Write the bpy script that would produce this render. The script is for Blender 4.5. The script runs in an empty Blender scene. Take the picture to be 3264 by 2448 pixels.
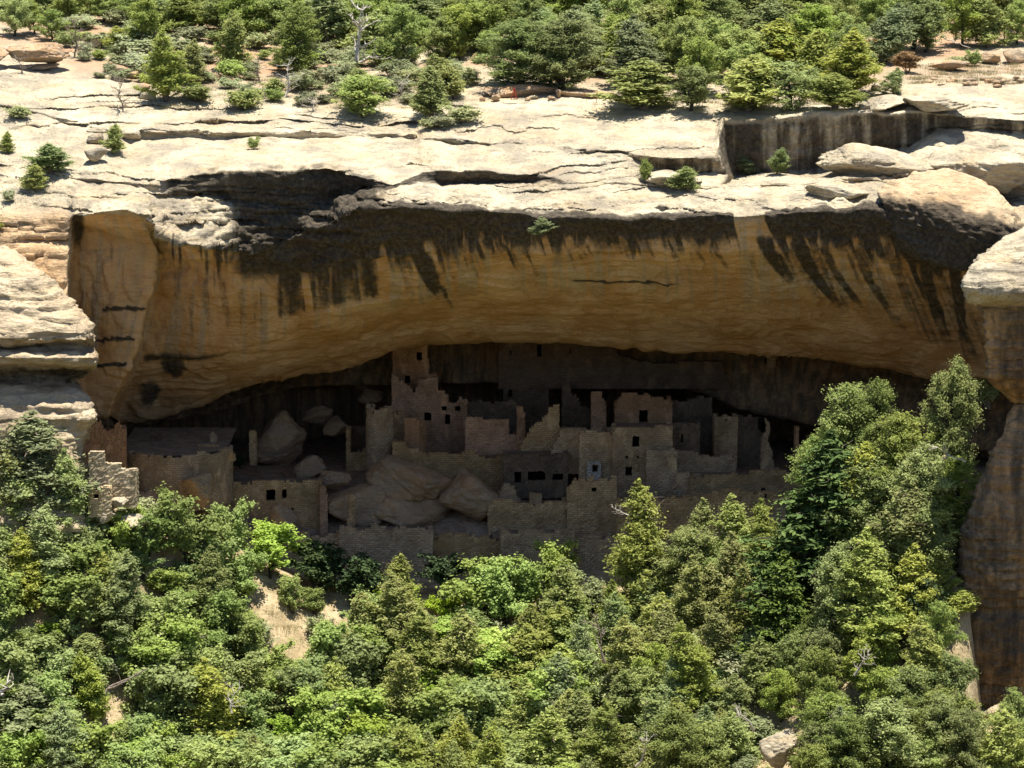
import bpy, math, random
import numpy as np
from mathutils import Vector, Matrix

# ------------------------------------------------------------------ camera, world, sun
SC = bpy.context.scene
COL = SC.collection
W0, H0 = 3264.0, 2448.0
F = 9220.0
CX, CY = W0 / 2, H0 / 2
PITCH = math.radians(10.71)
cd = bpy.data.cameras.new('camera')
cam = bpy.data.objects.new('camera', cd)
COL.objects.link(cam)
cam.location = (0, 0, 0)
cam.rotation_euler = (math.radians(90) - PITCH, 0, 0)
cd.sensor_width = 36.0
cd.lens = F / W0 * 36.0
cd.clip_start = 1.0
cd.clip_end = 6000.0
SC.camera = cam

SUN = Vector((0.10, -0.07, 1.0)).normalized()          # towards the sun
SUN_EL = math.asin(SUN.z)
SUN_AZ = math.atan2(SUN.x, SUN.y)                      # clockwise from +Y
world = bpy.data.worlds.new('World')
SC.world = world
world.use_nodes = True
wn = world.node_tree
bg = wn.nodes['Background']
sky = wn.nodes.new('ShaderNodeTexSky')
sky.sky_type = 'NISHITA'
sky.sun_disc = False
sky.sun_elevation = SUN_EL
sky.sun_rotation = SUN_AZ
sky.altitude = 2100
sky.air_density = 1.0
sky.dust_density = 0.6
wn.links.new(sky.outputs[0], bg.inputs[0])
bg.inputs[1].default_value = 0.095
sd = bpy.data.lights.new('sun', 'SUN')
sd.energy = 5.0
sd.angle = math.radians(0.53)
sd.color = (1.0, 0.955, 0.855)
sun = bpy.data.objects.new('sun', sd)
COL.objects.link(sun)
sun.rotation_euler = (-SUN).to_track_quat('-Z', 'Y').to_euler()
SC.view_settings.view_transform = 'Standard'
SC.view_settings.look = 'None'
SC.view_settings.gamma = 1.0
SC.view_settings.exposure = 1.16
SC.view_settings.use_curve_mapping = False
SC.render.engine = 'CYCLES'
SC.cycles.max_bounces = 5
SC.cycles.diffuse_bounces = 4
SC.cycles.transmission_bounces = 2
SC.cycles.caustics_reflective = False
SC.cycles.caustics_refractive = False

# ------------------------------------------------------------------ projection helpers
cP, sP = math.cos(PITCH), math.sin(PITCH)


def ray(px, py):
    px = np.asarray(px, float); py = np.asarray(py, float)
    a = (px - CX) / F; b = (CY - py) / F
    return np.stack([a, cP + b * sP, -sP + b * cP], -1)


def at(px, py, Y):
    d = ray(px, py)
    return d * (np.asarray(Y, float) / d[..., 1])[..., None]


def proj(P):
    P = np.asarray(P, float)
    zc = P[..., 1] * cP - P[..., 2] * sP
    up = P[..., 1] * sP + P[..., 2] * cP
    return CX + F * P[..., 0] / zc, CY - F * up / zc


def V3(a):
    return Vector((float(a[0]), float(a[1]), float(a[2])))


# ------------------------------------------------------------------ numpy noise
def _h(i, j, k, s):
    n = (i * 374761393 + j * 668265263 + k * 2147483647 + s * 1274126177) & 0xFFFFFFFF
    n = ((n ^ (n >> 13)) * 1274126177) & 0xFFFFFFFF
    n = ((n ^ (n >> 16)) * 2246822519) & 0xFFFFFFFF
    return ((n ^ (n >> 15)) & 0xFFFFFF) / float(0xFFFFFF)


def vnoise(x, y, z, seed=0):
    x = np.asarray(x, float); y = np.asarray(y, float) + 0 * x; z = np.asarray(z, float) + 0 * x
    i = np.floor(x).astype(np.int64); j = np.floor(y).astype(np.int64); k = np.floor(z).astype(np.int64)
    fx, fy, fz = x - i, y - j, z - k
    fx = fx * fx * (3 - 2 * fx); fy = fy * fy * (3 - 2 * fy); fz = fz * fz * (3 - 2 * fz)
    r = 0
    for a in (0, 1):
        for b in (0, 1):
            for c in (0, 1):
                w = (fx if a else 1 - fx) * (fy if b else 1 - fy) * (fz if c else 1 - fz)
                r = r + w * _h(i + a, j + b, k + c, seed)
    return r * 2 - 1


def fbm(x, y, z, oct=4, seed=0, gain=0.5):
    a, s, r, t = 1.0, 1.0, 0.0, 0.0
    for o in range(oct):
        r = r + a * vnoise(np.asarray(x) * s, np.asarray(y) * s, np.asarray(z) * s, seed + o * 17)
        t += a; a *= gain; s *= 2.03
    return r / t


def sstep(a, b, x):
    t = np.clip((x - a) / (b - a), 0, 1)
    return t * t * (3 - 2 * t)


# ------------------------------------------------------------------ mesh helpers
def mesh_np(name, verts, quads, mats, smooth=True, attrs=None, uv=None, tri=False, mat_index=None):
    verts = np.asarray(verts, np.float32).reshape(-1, 3)
    quads = np.asarray(quads, np.int32)
    n = quads.shape[1] if len(quads) else 4
    me = bpy.data.meshes.new(name)
    me.vertices.add(len(verts)); me.vertices.foreach_set('co', verts.ravel())
    me.loops.add(len(quads) * n); me.loops.foreach_set('vertex_index', quads.ravel())
    me.polygons.add(len(quads))
    me.polygons.foreach_set('loop_start', np.arange(0, len(quads) * n, n, dtype=np.int32))
    me.polygons.foreach_set('use_smooth', np.full(len(quads), bool(smooth)))
    if mat_index is not None:
        me.polygons.foreach_set('material_index', np.asarray(mat_index, np.int32))
    for k, a in (attrs or {}).items():
        at_ = me.attributes.new(k, 'FLOAT', 'POINT')
        at_.data.foreach_set('value', np.asarray(a, np.float32).ravel())
    if uv is not None:
        l = me.uv_layers.new(name='UVMap')
        l.data.foreach_set('uv', np.asarray(uv, np.float32).ravel())
    me.update(calc_edges=True)
    me.validate()
    for m in (mats if isinstance(mats, (list, tuple)) else [mats]):
        me.materials.append(m)
    return me


def add_obj(name, me, parent=None, loc=None):
    o = bpy.data.objects.new(name, me)
    COL.objects.link(o)
    if parent is not None:
        o.parent = parent
    if loc is not None:
        o.location = loc
    return o


def thing(name, label, cat, loc=(0, 0, 0), group=None):
    o = bpy.data.objects.new(name, None)
    o.empty_display_size = 0.3
    COL.objects.link(o)
    o.location = V3(loc)
    tag(o, label, cat, group)
    o['kind'] = 'thing'
    return o


def tag(o, label, cat, group=None):
    if label: o['label'] = label
    if cat: o['category'] = cat
    if group: o['group'] = group
    o['kind'] = 'thing'
    return o


def structure(o, label=None, cat=None, kind='structure'):
    o['kind'] = kind
    if label: o['label'] = label
    if cat: o['category'] = cat
    return o


def grid_quads(r, c):
    i = np.arange(r * c).reshape(r, c)
    return np.stack([i[:-1, :-1], i[1:, :-1], i[1:, 1:], i[:-1, 1:]], -1).reshape(-1, 4)


# ------------------------------------------------------------------ materials
class NT:
    def __init__(s, name):
        s.m = bpy.data.materials.new(name); s.m.use_nodes = True
        s.t = s.m.node_tree; s.b = s.t.nodes['Principled BSDF']

    def n(s, typ, **kw):
        nd = s.t.nodes.new('ShaderNode' + typ)
        for k, v in kw.items():
            setattr(nd, k, v)
        return nd

    def l(s, a, b):
        s.t.links.new(a, b)

    def val(s, nd, i, v):
        if hasattr(v, 'is_output') or isinstance(v, bpy.types.NodeSocket):
            s.l(v, nd.inputs[i])
        else:
            nd.inputs[i].default_value = v

    def pos(s):
        if not hasattr(s, '_p'): s._p = s.n('NewGeometry').outputs['Position']
        return s._p

    def attr(s, name):
        return s.n('Attribute', attribute_name=name).outputs['Fac']

    def scale(s, vec, sc):
        nd = s.n('VectorMath', operation='MULTIPLY'); s.l(vec, nd.inputs[0]); nd.inputs[1].default_value = sc
        return nd.outputs[0]

    def noise(s, vec, scale=1.0, detail=4.0, rough=0.55):
        nd = s.n('TexNoise'); s.l(vec, nd.inputs['Vector'])
        nd.inputs['Scale'].default_value = scale; nd.inputs['Detail'].default_value = detail
        nd.inputs['Roughness'].default_value = rough
        return nd.outputs['Fac']

    def math(s, op, a, b=0.0, clamp=False):
        nd = s.n('Math', operation=op, use_clamp=clamp); s.val(nd, 0, a); s.val(nd, 1, b)
        return nd.outputs[0]

    def mr(s, v, a, b, c=0.0, d=1.0):
        nd = s.n('MapRange', interpolation_type='SMOOTHSTEP'); s.val(nd, 0, v)
        nd.inputs[1].default_value = a; nd.inputs[2].default_value = b
        nd.inputs[3].default_value = c; nd.inputs[4].default_value = d
        return nd.outputs[0]

    def mix(s, f, a, b, blend='MIX'):
        nd = s.n('Mix', data_type='RGBA', blend_type=blend)
        s.val(nd, 0, f)
        for i, v in ((6, a), (7, b)):
            if isinstance(v, tuple): nd.inputs[i].default_value = (*v, 1.0)
            else: s.l(v, nd.inputs[i])
        return nd.outputs[2]

    def bump(s, h, strength=0.5, dist=0.1, prev=None):
        nd = s.n('Bump'); s.l(h, nd.inputs['Height'])
        nd.inputs['Strength'].default_value = strength; nd.inputs['Distance'].default_value = dist
        if prev is not None: s.l(prev, nd.inputs['Normal'])
        return nd.outputs[0]

    def out(s, color, rough=0.9, normal=None, spec=0.15):
        if isinstance(color, tuple): s.b.inputs['Base Color'].default_value = (*color, 1)
        else: s.l(color, s.b.inputs['Base Color'])
        s.b.inputs['Roughness'].default_value = rough
        s.b.inputs['Specular IOR Level'].default_value = spec
        if normal is not None: s.l(normal, s.b.inputs['Normal'])
        return s.m


def make_rock(name, use_attr=True, cream=((0.355, 0.285, 0.185), (0.52, 0.445, 0.31)), warmc=((0.50, 0.265, 0.10), (0.66, 0.405, 0.20)),
              var=0.0, warm=0.0, soil=False):
    t = NT(name)
    p = t.pos()
    nb = t.noise(p, 0.22, 6)
    nf = t.noise(p, 1.7, 8, 0.65)
    ns = t.noise(t.scale(p, (0.25, 0.25, 2.2)), 1.0, 5)
    c = t.mix(t.mr(nb, 0.32, 0.68), cream[0], cream[1])
    c = t.mix(t.mr(nf, 0.42, 0.7, 0, 0.5), c, (0.49, 0.42, 0.31))
    c = t.mix(t.mr(ns, 0.5, 0.72, 0, 0.45), c, (0.38, 0.26, 0.13))
    # grey black lichen specks
    sp = t.math('MULTIPLY', t.mr(t.noise(p, 4.2, 6, 0.7), 0.53, 0.64), t.mr(t.noise(p, 0.35, 4), 0.42, 0.62))
    c = t.mix(t.mr(t.noise(t.scale(p, (0.5, 0.5, 1.2)), 0.7, 7, 0.7), 0.44, 0.62, 0, 0.7), c, (0.23, 0.20, 0.155))
    c = t.mix(t.mr(t.noise(t.scale(p, (0.35, 0.35, 5.0)), 1.0, 6, 0.7), 0.56, 0.68, 0, 0.55), c, (0.20, 0.16, 0.115))
    c = t.mix(t.math('MULTIPLY', sp, 0.9), c, (0.12, 0.10, 0.075))
    pit = t.math('MULTIPLY', t.mr(t.noise(p, 9.0, 5, 0.7), 0.56, 0.66), t.mr(t.noise(p, 0.6, 4), 0.35, 0.6))
    c = t.mix(t.math('MULTIPLY', pit, 0.7), c, (0.15, 0.12, 0.085))
    w = t.mix(t.mr(t.noise(t.scale(p, (1, 1, 0.35)), 0.3, 6), 0.35, 0.66), warmc[0], warmc[1])
    w = t.mix(t.mr(t.noise(t.scale(p, (0.7, 0.3, 3.0)), 0.9, 7, 0.65), 0.52, 0.75, 0, 0.5), w, (0.30, 0.16, 0.06))
    w = t.mix(t.mr(t.noise(p, 0.13, 3), 0.5, 0.7, 0, 0.45), w, (0.50, 0.37, 0.22))
    if use_attr:
        c = t.mix(t.attr('warm'), c, w)
        c = t.mix(t.attr('soil'), c, t.mix(t.mr(t.noise(p, 0.4, 6), 0.35, 0.65), (0.33, 0.245, 0.165), (0.36, 0.22, 0.13))) if soil else c
        va = t.attr('varnish_shade')
    else:
        c = t.mix(warm, c, w)
        va = None
    st = t.noise(t.scale(p, (1.6, 1.6, 0.16)), 1.0, 5, 0.6)
    sg = t.noise(p, 2.6, 7, 0.7)
    if va is not None or var > 0:
        k = t.math('ADD', va if va is not None else var, t.math('MULTIPLY', t.math('SUBTRACT', st, 0.5), 0.75))
        k = t.math('ADD', k, t.math('MULTIPLY', t.math('SUBTRACT', sg, 0.5), 0.6))
        k = t.mr(k, 0.18, 0.82, 0, 0.96)
        c = t.mix(k, c, t.mix(t.mr(sg, 0.4, 0.65), (0.032, 0.026, 0.020), (0.095, 0.075, 0.052)))
    vor = t.n('TexVoronoi', feature='DISTANCE_TO_EDGE'); t.l(t.scale(p, (0.35, 0.35, 0.9)), vor.inputs['Vector'])
    crack = t.mr(vor.outputs['Distance'], 0.0, 0.035)
    h = t.math('ADD', t.noise(p, 1.2, 9, 0.65), t.math('MULTIPLY', t.noise(t.scale(p, (0.6, 0.6, 4)), 1.0, 5), 0.5))
    h = t.math('ADD', h, t.math('MULTIPLY', crack, 0.08))
    return t.out(c, 0.95, t.bump(h, 0.9, 0.45))


M_ROCK = make_rock('sandstone', True, soil=True)
M_BOULDER = make_rock('sandstone_boulder', False)
M_SHADEBOULDER = make_rock('shaded_sandstone', False, cream=((0.24, 0.145, 0.075), (0.34, 0.22, 0.12)), warm=0.2)  # boulder stone with the alcove's shade put into the colour
M_REDROCK = make_rock('red_sandstone', False, cream=((0.36, 0.20, 0.10), (0.50, 0.34, 0.2)))


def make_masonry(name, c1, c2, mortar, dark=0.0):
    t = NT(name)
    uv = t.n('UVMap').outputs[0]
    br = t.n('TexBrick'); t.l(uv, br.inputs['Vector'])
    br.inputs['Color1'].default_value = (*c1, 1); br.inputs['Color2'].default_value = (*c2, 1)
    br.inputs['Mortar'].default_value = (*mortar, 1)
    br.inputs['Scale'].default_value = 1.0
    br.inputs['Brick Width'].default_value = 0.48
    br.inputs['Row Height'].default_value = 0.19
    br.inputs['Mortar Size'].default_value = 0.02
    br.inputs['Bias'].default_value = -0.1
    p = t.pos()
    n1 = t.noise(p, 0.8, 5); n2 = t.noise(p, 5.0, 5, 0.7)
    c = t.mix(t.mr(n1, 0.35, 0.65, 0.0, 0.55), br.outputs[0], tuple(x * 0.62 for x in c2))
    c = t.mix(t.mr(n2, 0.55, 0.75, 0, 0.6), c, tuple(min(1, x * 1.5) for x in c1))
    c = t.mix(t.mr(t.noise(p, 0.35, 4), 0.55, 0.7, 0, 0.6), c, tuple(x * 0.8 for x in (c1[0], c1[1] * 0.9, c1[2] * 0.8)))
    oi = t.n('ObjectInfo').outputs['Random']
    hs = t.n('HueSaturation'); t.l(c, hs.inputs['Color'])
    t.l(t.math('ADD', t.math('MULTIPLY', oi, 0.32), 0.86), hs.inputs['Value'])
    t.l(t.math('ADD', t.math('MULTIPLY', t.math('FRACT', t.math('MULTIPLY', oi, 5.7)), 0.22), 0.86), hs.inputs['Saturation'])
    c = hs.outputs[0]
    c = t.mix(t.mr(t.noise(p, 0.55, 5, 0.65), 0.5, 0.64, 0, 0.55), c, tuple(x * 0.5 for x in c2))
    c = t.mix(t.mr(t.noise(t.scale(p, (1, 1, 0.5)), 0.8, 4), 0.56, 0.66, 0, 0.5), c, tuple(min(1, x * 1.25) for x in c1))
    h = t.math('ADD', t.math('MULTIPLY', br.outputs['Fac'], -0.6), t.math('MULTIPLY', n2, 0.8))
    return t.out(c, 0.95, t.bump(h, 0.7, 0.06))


M_MASON = make_masonry('masonry', (0.48, 0.325, 0.165), (0.35, 0.225, 0.11), (0.21, 0.14, 0.075))
M_MASONRED = make_masonry('red_masonry', (0.50, 0.285, 0.15), (0.36, 0.20, 0.10), (0.25, 0.145, 0.075))
M_MASONDK = make_masonry('shaded_masonry', (0.19, 0.13, 0.08), (0.13, 0.09, 0.055), (0.09, 0.065, 0.04))  # darker copy of the masonry, shade put into the colour
M_MASONBROWN = make_masonry('brown_shaded_masonry', (0.20, 0.13, 0.075), (0.15, 0.095, 0.055), (0.11, 0.07, 0.045))  # browner copy, the upper ledge's shade put into the colour
M_MASONLIT = make_masonry('sunlit_masonry', (0.56, 0.46, 0.30), (0.44, 0.33, 0.19), (0.26, 0.19, 0.11))  # lighter copy for the lit walls, sunlight put into the colour


def simple(name, col, var=0.25, sc=3.0, rough=0.9, bump=0.3):
    t = NT(name); p = t.pos()
    n = t.noise(p, sc, 6)
    c = t.mix(t.mr(n, 0.3, 0.7), tuple(x * (1 - var) for x in col), tuple(min(1, x * (1 + var)) for x in col))
    return t.out(c, rough, t.bump(n, bump, 0.05))


M_SOOTSHADE = simple('soot_and_shade_interior', (0.012, 0.011, 0.010))  # soot, plus the darkness of unlit rooms put into the colour
M_ROOF = simple('earth_fill', (0.17, 0.13, 0.09), 0.3, 1.5)
M_PLASTER = simple('white_plaster', (0.34, 0.29, 0.225), 0.3, 6)
M_BARK = simple('grey_brown_bark', (0.13, 0.10, 0.075), 0.4, 5)
M_BARKDK = simple('dark_bark', (0.055, 0.045, 0.036), 0.4, 5)
M_DEAD = simple('bleached_dead_wood', (0.40, 0.36, 0.30), 0.3, 4)
M_DEADBR = simple('weathered_dead_wood', (0.20, 0.16, 0.125), 0.35, 4)
M_REDPAINT = simple('red_paint', (0.42, 0.07, 0.04), 0.15)
M_CABLE = simple('dark_rail', (0.05, 0.045, 0.045), 0.1)


def leafmat(name, a, b, trans=0.3, yel=None):
    t = NT(name)
    at_ = t.attr('tint')
    c = t.mix(at_, a, b)
    oi = t.n('ObjectInfo').outputs['Random']
    hs = t.n('HueSaturation')
    t.l(c, hs.inputs['Color'])
    t.l(t.mr(oi, 0, 1, 0.488, 0.508), hs.inputs['Hue'])
    t.l(t.math('ADD', t.math('MULTIPLY', t.math('FRACT', t.math('MULTIPLY', oi, 7.31)), 0.45), 0.82), hs.inputs['Value'])
    t.l(t.math('ADD', t.math('MULTIPLY', t.math('FRACT', t.math('MULTIPLY', oi, 3.77)), 0.25), 0.88), hs.inputs['Saturation'])
    c = hs.outputs[0]
    t.out(c, 0.7, None, 0.2)
    tr = t.n('BsdfTranslucent'); t.l(c, tr.inputs[0])
    mx = t.n('MixShader'); mx.inputs[0].default_value = trans
    t.l(t.b.outputs[0], mx.inputs[1]); t.l(tr.outputs[0], mx.inputs[2])
    t.l(mx.outputs[0], t.t.nodes['Material Output'].inputs[0])
    return t.m


LEAF = {
    'juniper': leafmat('juniper_foliage', (0.25, 0.285, 0.08), (0.45, 0.475, 0.15), 0.52),
    'pinyon': leafmat('pinyon_needles', (0.205, 0.26, 0.075), (0.38, 0.43, 0.135), 0.5),
    'oak': leafmat('oak_leaves', (0.225, 0.295, 0.085), (0.40, 0.475, 0.165), 0.52),
    'brightoak': leafmat('bright_oak_leaves', (0.28, 0.40, 0.06), (0.46, 0.58, 0.11), 0.5),
    'sage': leafmat('sage_foliage', (0.24, 0.265, 0.13), (0.38, 0.395, 0.215), 0.42),
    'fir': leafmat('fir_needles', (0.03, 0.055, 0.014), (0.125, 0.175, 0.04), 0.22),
    'blue': leafmat('blue_green_juniper_foliage', (0.23, 0.285, 0.12), (0.40, 0.45, 0.20), 0.52),
    'rust': leafmat('rusty_dying_foliage', (0.30, 0.19, 0.06), (0.48, 0.33, 0.12), 0.4),
    'shadow': leafmat('shaded_oak_leaves', (0.03, 0.05, 0.02), (0.06, 0.085, 0.03), 0.25),  # oak leaves darkened so the colour carries the shade they stand in
}
M_GRASS = leafmat('dry_grass', (0.22, 0.20, 0.08), (0.42, 0.36, 0.18), 0.3)

# ------------------------------------------------------------------ the cliff: one sheet swept along a profile
# every curve: (u, px, py, Y) or (px, py, Y); n = rows down to the next curve
def K(*pts):
    out = []
    for p in pts:
        out.append(p if len(p) == 4 else (p[0], p[0], p[1], p[2]))
    return np.array(out, float)


CURVES = [
    ('far', 3, K((-350, -490, 700), (3650, -490, 700))),
    ('back', 14, K((-350, -260, 400), (3650, -260, 400))),
    ('m0', 46, K((-350, 0, 312), (3650, 0, 312))),
    ('rim', 44, K((-350, 225, 270), (0, 225, 270), (150, 240, 270), (500, 310, 265), (900, 350, 262), (1100, 365, 260), (1330, 365, 260),
                  (1450, 325, 262), (1900, 320, 262), (2164, 350, 258), (2260, 352, 257.5), (2700, 340, 257.5), (2850, 305, 261), (3000, 285, 263), (3264, 272, 265), (3650, 270, 265))),
    ('topA', 22, K((-350, 330, 262), (0, 330, 262), (380, 420, 256), (400, 418, 256), (760, 421, 255), (1100, 425, 255), (1330, 430, 254), (1345, 440, 252),
                   (1980, 480, 248), (2030, 495, 246.5), (2280, 503, 246.5), (2284, 2286, 480, 248), (2296, 2300, 385, 253), (2400, 388, 253), (2620, 357, 253.5), (2900, 355, 254),
                   (3000, 360, 254.5), (3264, 385, 254), (3650, 390, 254))),
    ('botA', 36, K((-350, 338, 262.2), (0, 338, 262.2), (380, 430, 256.3), (400, 434, 256.6), (760, 437, 255.7), (1100, 440, 255.7), (1320, 437, 254.2), (1345, 443, 252),
                   (1980, 485, 248), (2040, 520, 247.5), (2100, 545, 248), (2280, 2325, 556, 248), (2284, 2330, 556, 249), (2296, 2345, 560, 254.8), (2345, 2375, 560, 255), (2400, 560, 255), (2600, 550, 255.5), (2900, 470, 255.5),
                   (3000, 410, 255), (3264, 425, 254.6), (3650, 430, 254.6))),
    ('topB', 20, K((-350, 520, 250), (0, 520, 250), (215, 560, 246), (460, 592, 243.5), (480, 588, 243), (700, 547, 241.8), (760, 545, 241.2), (900, 540, 241), (1076, 537, 241), (1110, 548, 241.2),
                   (1180, 568, 241), (1250, 590, 240), (1340, 560, 243), (1410, 548, 243), (1560, 545, 243), (1720, 560, 243), (1800, 575, 243), (2300, 600, 243),
                   (2900, 560, 243), (2960, 530, 246), (3100, 572, 246), (3264, 595, 246), (3650, 600, 246))),
    ('botB', 44, K((-350, 528, 250), (0, 528, 250), (215, 565, 246), (460, 600, 243.8), (480, 606, 243.7), (600, 606, 242.3), (690, 612, 242.0), (750, 640, 242), (900, 655, 241.8), (1040, 640, 242), (1090, 612, 242.6),
                   (1180, 600, 241.6), (1250, 600, 240.2), (1340, 568, 243), (1410, 582, 243.8), (1560, 583, 243.8), (1700, 580, 243.6), (1730, 570, 243),
                   (1800, 582, 243), (2300, 606, 243), (2900, 570, 243), (2960, 545, 247), (3100, 610, 247.5), (3264, 622, 247.5), (3650, 625, 247.5))),
    ('lip', 36, K((-350, 690, 241), (0, 690, 241), (215, 690, 240), (235, 688, 238), (400, 668, 238), (470, 690, 238), (520, 755, 238), (600, 785, 237.5),
                  (660, 790, 237.8), (760, 800, 240.6), (900, 775, 241.3), (1020, 720, 240), (1090, 680, 236.6), (1150, 655, 236), (1400, 662, 236), (1650, 672, 236), (1720, 692, 236), (1950, 692, 236),
                  (2164, 694, 236), (2350, 685, 236), (2520, 676, 236), (2700, 672, 236), (2820, 668, 236), (3000, 700, 236), (3230, 740, 236), (3650, 800, 236))),
    ('under', 40, K((-350, 950, 238), (215, 950, 238), (235, 235, 720, 243.5), (440, 512, 815, 243.5), (460, 524, 820, 246), (700, 838, 243.5), (760, 845, 243.2), (900, 852, 243), (1000, 845, 242.2),
                    (1100, 832, 240), (1400, 815, 238.7), (1700, 805, 238.2), (2000, 800, 238), (2400, 805, 238), (2700, 800, 238), (3000, 820, 238),
                    (3264, 840, 238), (3650, 850, 238))),
    ('crease', 44, K((-350, 1130, 237), (215, 1130, 237), (235, 245, 1130, 246.5), (440, 432, 1125, 246.5), (460, 440, 1130, 251), (640, 1130, 250.5), (800, 1108, 250),
                     (960, 1045, 248), (1200, 960, 245.5), (1500, 905, 243.8), (2000, 900, 243), (2600, 930, 243), (2900, 960, 243), (3140, 1000, 243), (3650, 1010, 243))),
    ('edge', 8, K((-350, 1300, 236), (215, 1300, 236), (235, 290, 1330, 247), (440, 345, 1320, 247), (460, 385, 1360, 258), (650, 1298, 258), (723, 1254, 258),
                  (885, 1225, 259), (1092, 1188, 259.5), (1240, 1129, 258), (1358, 1097, 257), (1623, 1089, 256), (1845, 1092, 256), (2066, 1112, 256),
                  (2287, 1118, 256), (2508, 1144, 256), (2730, 1180, 255), (2950, 1217, 254), (3140, 1210, 252), (3264, 1200, 250), (3650, 1200, 250))),
    ('in1', 26, K((-350, 1310, 236.2), (215, 1310, 236.2), (235, 290, 1340, 247.5), (440, 345, 1330, 247.5), (460, 385, 1335, 268), (885, 1190, 271), (1240, 1095, 271),
                  (1845, 1055, 270), (2508, 1105, 269), (2950, 1175, 265), (3264, 1170, 259), (3650, 1170, 259))),
    ('ledge', 6, K((-350, 1400, 235.5), (215, 1400, 235.5), (235, 290, 1360, 248), (440, 345, 1350, 248), (460, 385, 1375, 267), (650, 1320, 268), (885, 1245, 269),
                   (1092, 1225, 269), (1240, 1235, 270), (1360, 1230, 270), (1620, 1228, 269.5), (2024, 1217, 269.5), (2125, 1231, 269.5), (2234, 1250, 269),
                   (2306, 1282, 268), (2353, 1307, 267.5), (2451, 1329, 267), (2560, 1354, 266), (2950, 1420, 258), (3264, 1450, 255), (3650, 1450, 255))),
    ('in2', 22, K((-350, 1420, 235.4), (215, 1420, 235.4), (235, 290, 1365, 248.2), (440, 345, 1355, 248.2), (460, 385, 1372, 272), (885, 1238, 275), (1240, 1222, 277),
                  (2024, 1200, 284), (2306, 1262, 282), (2560, 1330, 279), (2950, 1400, 271), (3264, 1430, 262), (3650, 1430, 262))),
    ('floorback', 18, K((-350, 1500, 235), (215, 1500, 235), (235, 290, 1440, 247), (440, 345, 1430, 250), (460, 385, 1415, 272), (885, 1400, 275), (1240, 1395, 277),
                        (2024, 1385, 284), (2560, 1410, 279), (2950, 1450, 270), (3264, 1470, 262), (3650, 1470, 262))),
    ('floormid', 18, K((-350, 1560, 234), (215, 1560, 234), (235, 290, 1510, 242), (460, 400, 1490, 256), (1000, 1495, 260), (2560, 1500, 260), (2950, 1520, 250), (3650, 1540, 246))),
    ('floorfront', 16, K((-350, 1690, 233), (215, 1690, 233), (235, 290, 1620, 237), (460, 460, 1640, 246), (1000, 1690, 249), (1900, 1700, 249), (2500, 1640, 249), (3650, 1600, 240))),
    ('base', 4, K((-350, 1850, 231), (215, 1850, 231), (460, 1800, 245.5), (1000, 1880, 248.5), (1900, 1880, 248.5), (2500, 1800, 248.5), (3650, 1760, 239))),
    ('foot', 0, K((-350, 2100, 230), (215, 2100, 230), (460, 2050, 245), (1000, 2100, 248), (1900, 2100, 248), (2500, 2050, 248), (3650, 2000, 238.5))),
]
U = np.arange(-350, 3651, 4.0)
rowsP, rowsT = [], []
cv = []
for nm, n, k in CURVES:
    cv.append((nm, n, np.interp(U, k[:, 0], k[:, 1]), np.interp(U, k[:, 0], k[:, 2]), np.interp(U, k[:, 0], k[:, 3])))
cpts = [at(c[2], c[3], c[4]) for c in cv]
# soften the edge curves with small bends so that no line is straight
IDX = {c[0]: i for i, c in enumerate(cv)}
for i, nm in enumerate([c[0] for c in cv]):
    if nm in ('topA', 'botA', 'topB', 'botB', 'lip', 'under', 'crease', 'edge', 'ledge'):
        X = cpts[i][:, 0]
        cpts[i][:, 1] += (0.9 if nm == 'topB' else 0.55) * fbm(X * 0.35, i * 3.1 + 0 * X, 0 * X, 4, 5)
        cpts[i][:, 2] += 0.28 * fbm(X * 0.45, i * 7.7 + 0 * X, 0 * X, 4, 9)
for i in range(len(cv) - 1):
    n = cv[i][1]
    for j in range(n):
        f = j / n
        rowsP.append(cpts[i] * (1 - f) + cpts[i + 1] * f); rowsT.append(i + f)
rowsP.append(cpts[-1]); rowsT.append(len(cv) - 1.0)
G = np.array(rowsP); T = np.array(rowsT)[:, None] + 0 * U[None, :]
UU = np.zeros_like(T) + U[None, :]
# round the sweep a little along the rows
for it in range(2):
    Gs = G.copy(); Gs[1:-1] = 0.25 * G[:-2] + 0.5 * G[1:-1] + 0.25 * G[2:]
    Gs[:, 1:-1] = 0.25 * Gs[:, :-2] + 0.5 * Gs[:, 1:-1] + 0.25 * Gs[:, 2:]
    G = Gs
x, y, z = G[..., 0].copy(), G[..., 1].copy(), G[..., 2].copy()
iR, iL, iU, iC, iE = IDX['rim'], IDX['lip'], IDX['under'], IDX['crease'], IDX['edge']
bare = sstep(iR - 0.25, iR + 0.15, T) * (1 - sstep(iL - 0.12, iL + 0.05, T))
left = 1 - sstep(205, 240, UU)
bare = np.maximum(bare, left * sstep(iR - 0.2, iR + 0.2, T))
# bedding: layers that overhang the slope under them by some decimetres
zz = z + 0.9 * fbm(x * 0.07, y * 0.07, 0 * x, 4, 21) + 0.25 * fbm(x * 0.4, y * 0.4, 0 * x, 3, 22)
for lay, amp, sd_ in ((1.15, 0.9, 31), (0.43, 0.42, 37), (0.19, 0.2, 39)):
    q = zz / lay
    kk = np.floor(q)
    saw = q - kk
    m = sstep(-0.05, 0.45, fbm(x * 0.11 + kk * 13.7, y * 0.05, kk * 3.3, 3, sd_))
    m = m * (0.35 + 0.65 * (1 - sstep(1400, 1900, UU))) if lay > 1 else m
    G[..., 1] += bare * m * amp * (saw ** 1.5)
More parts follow.
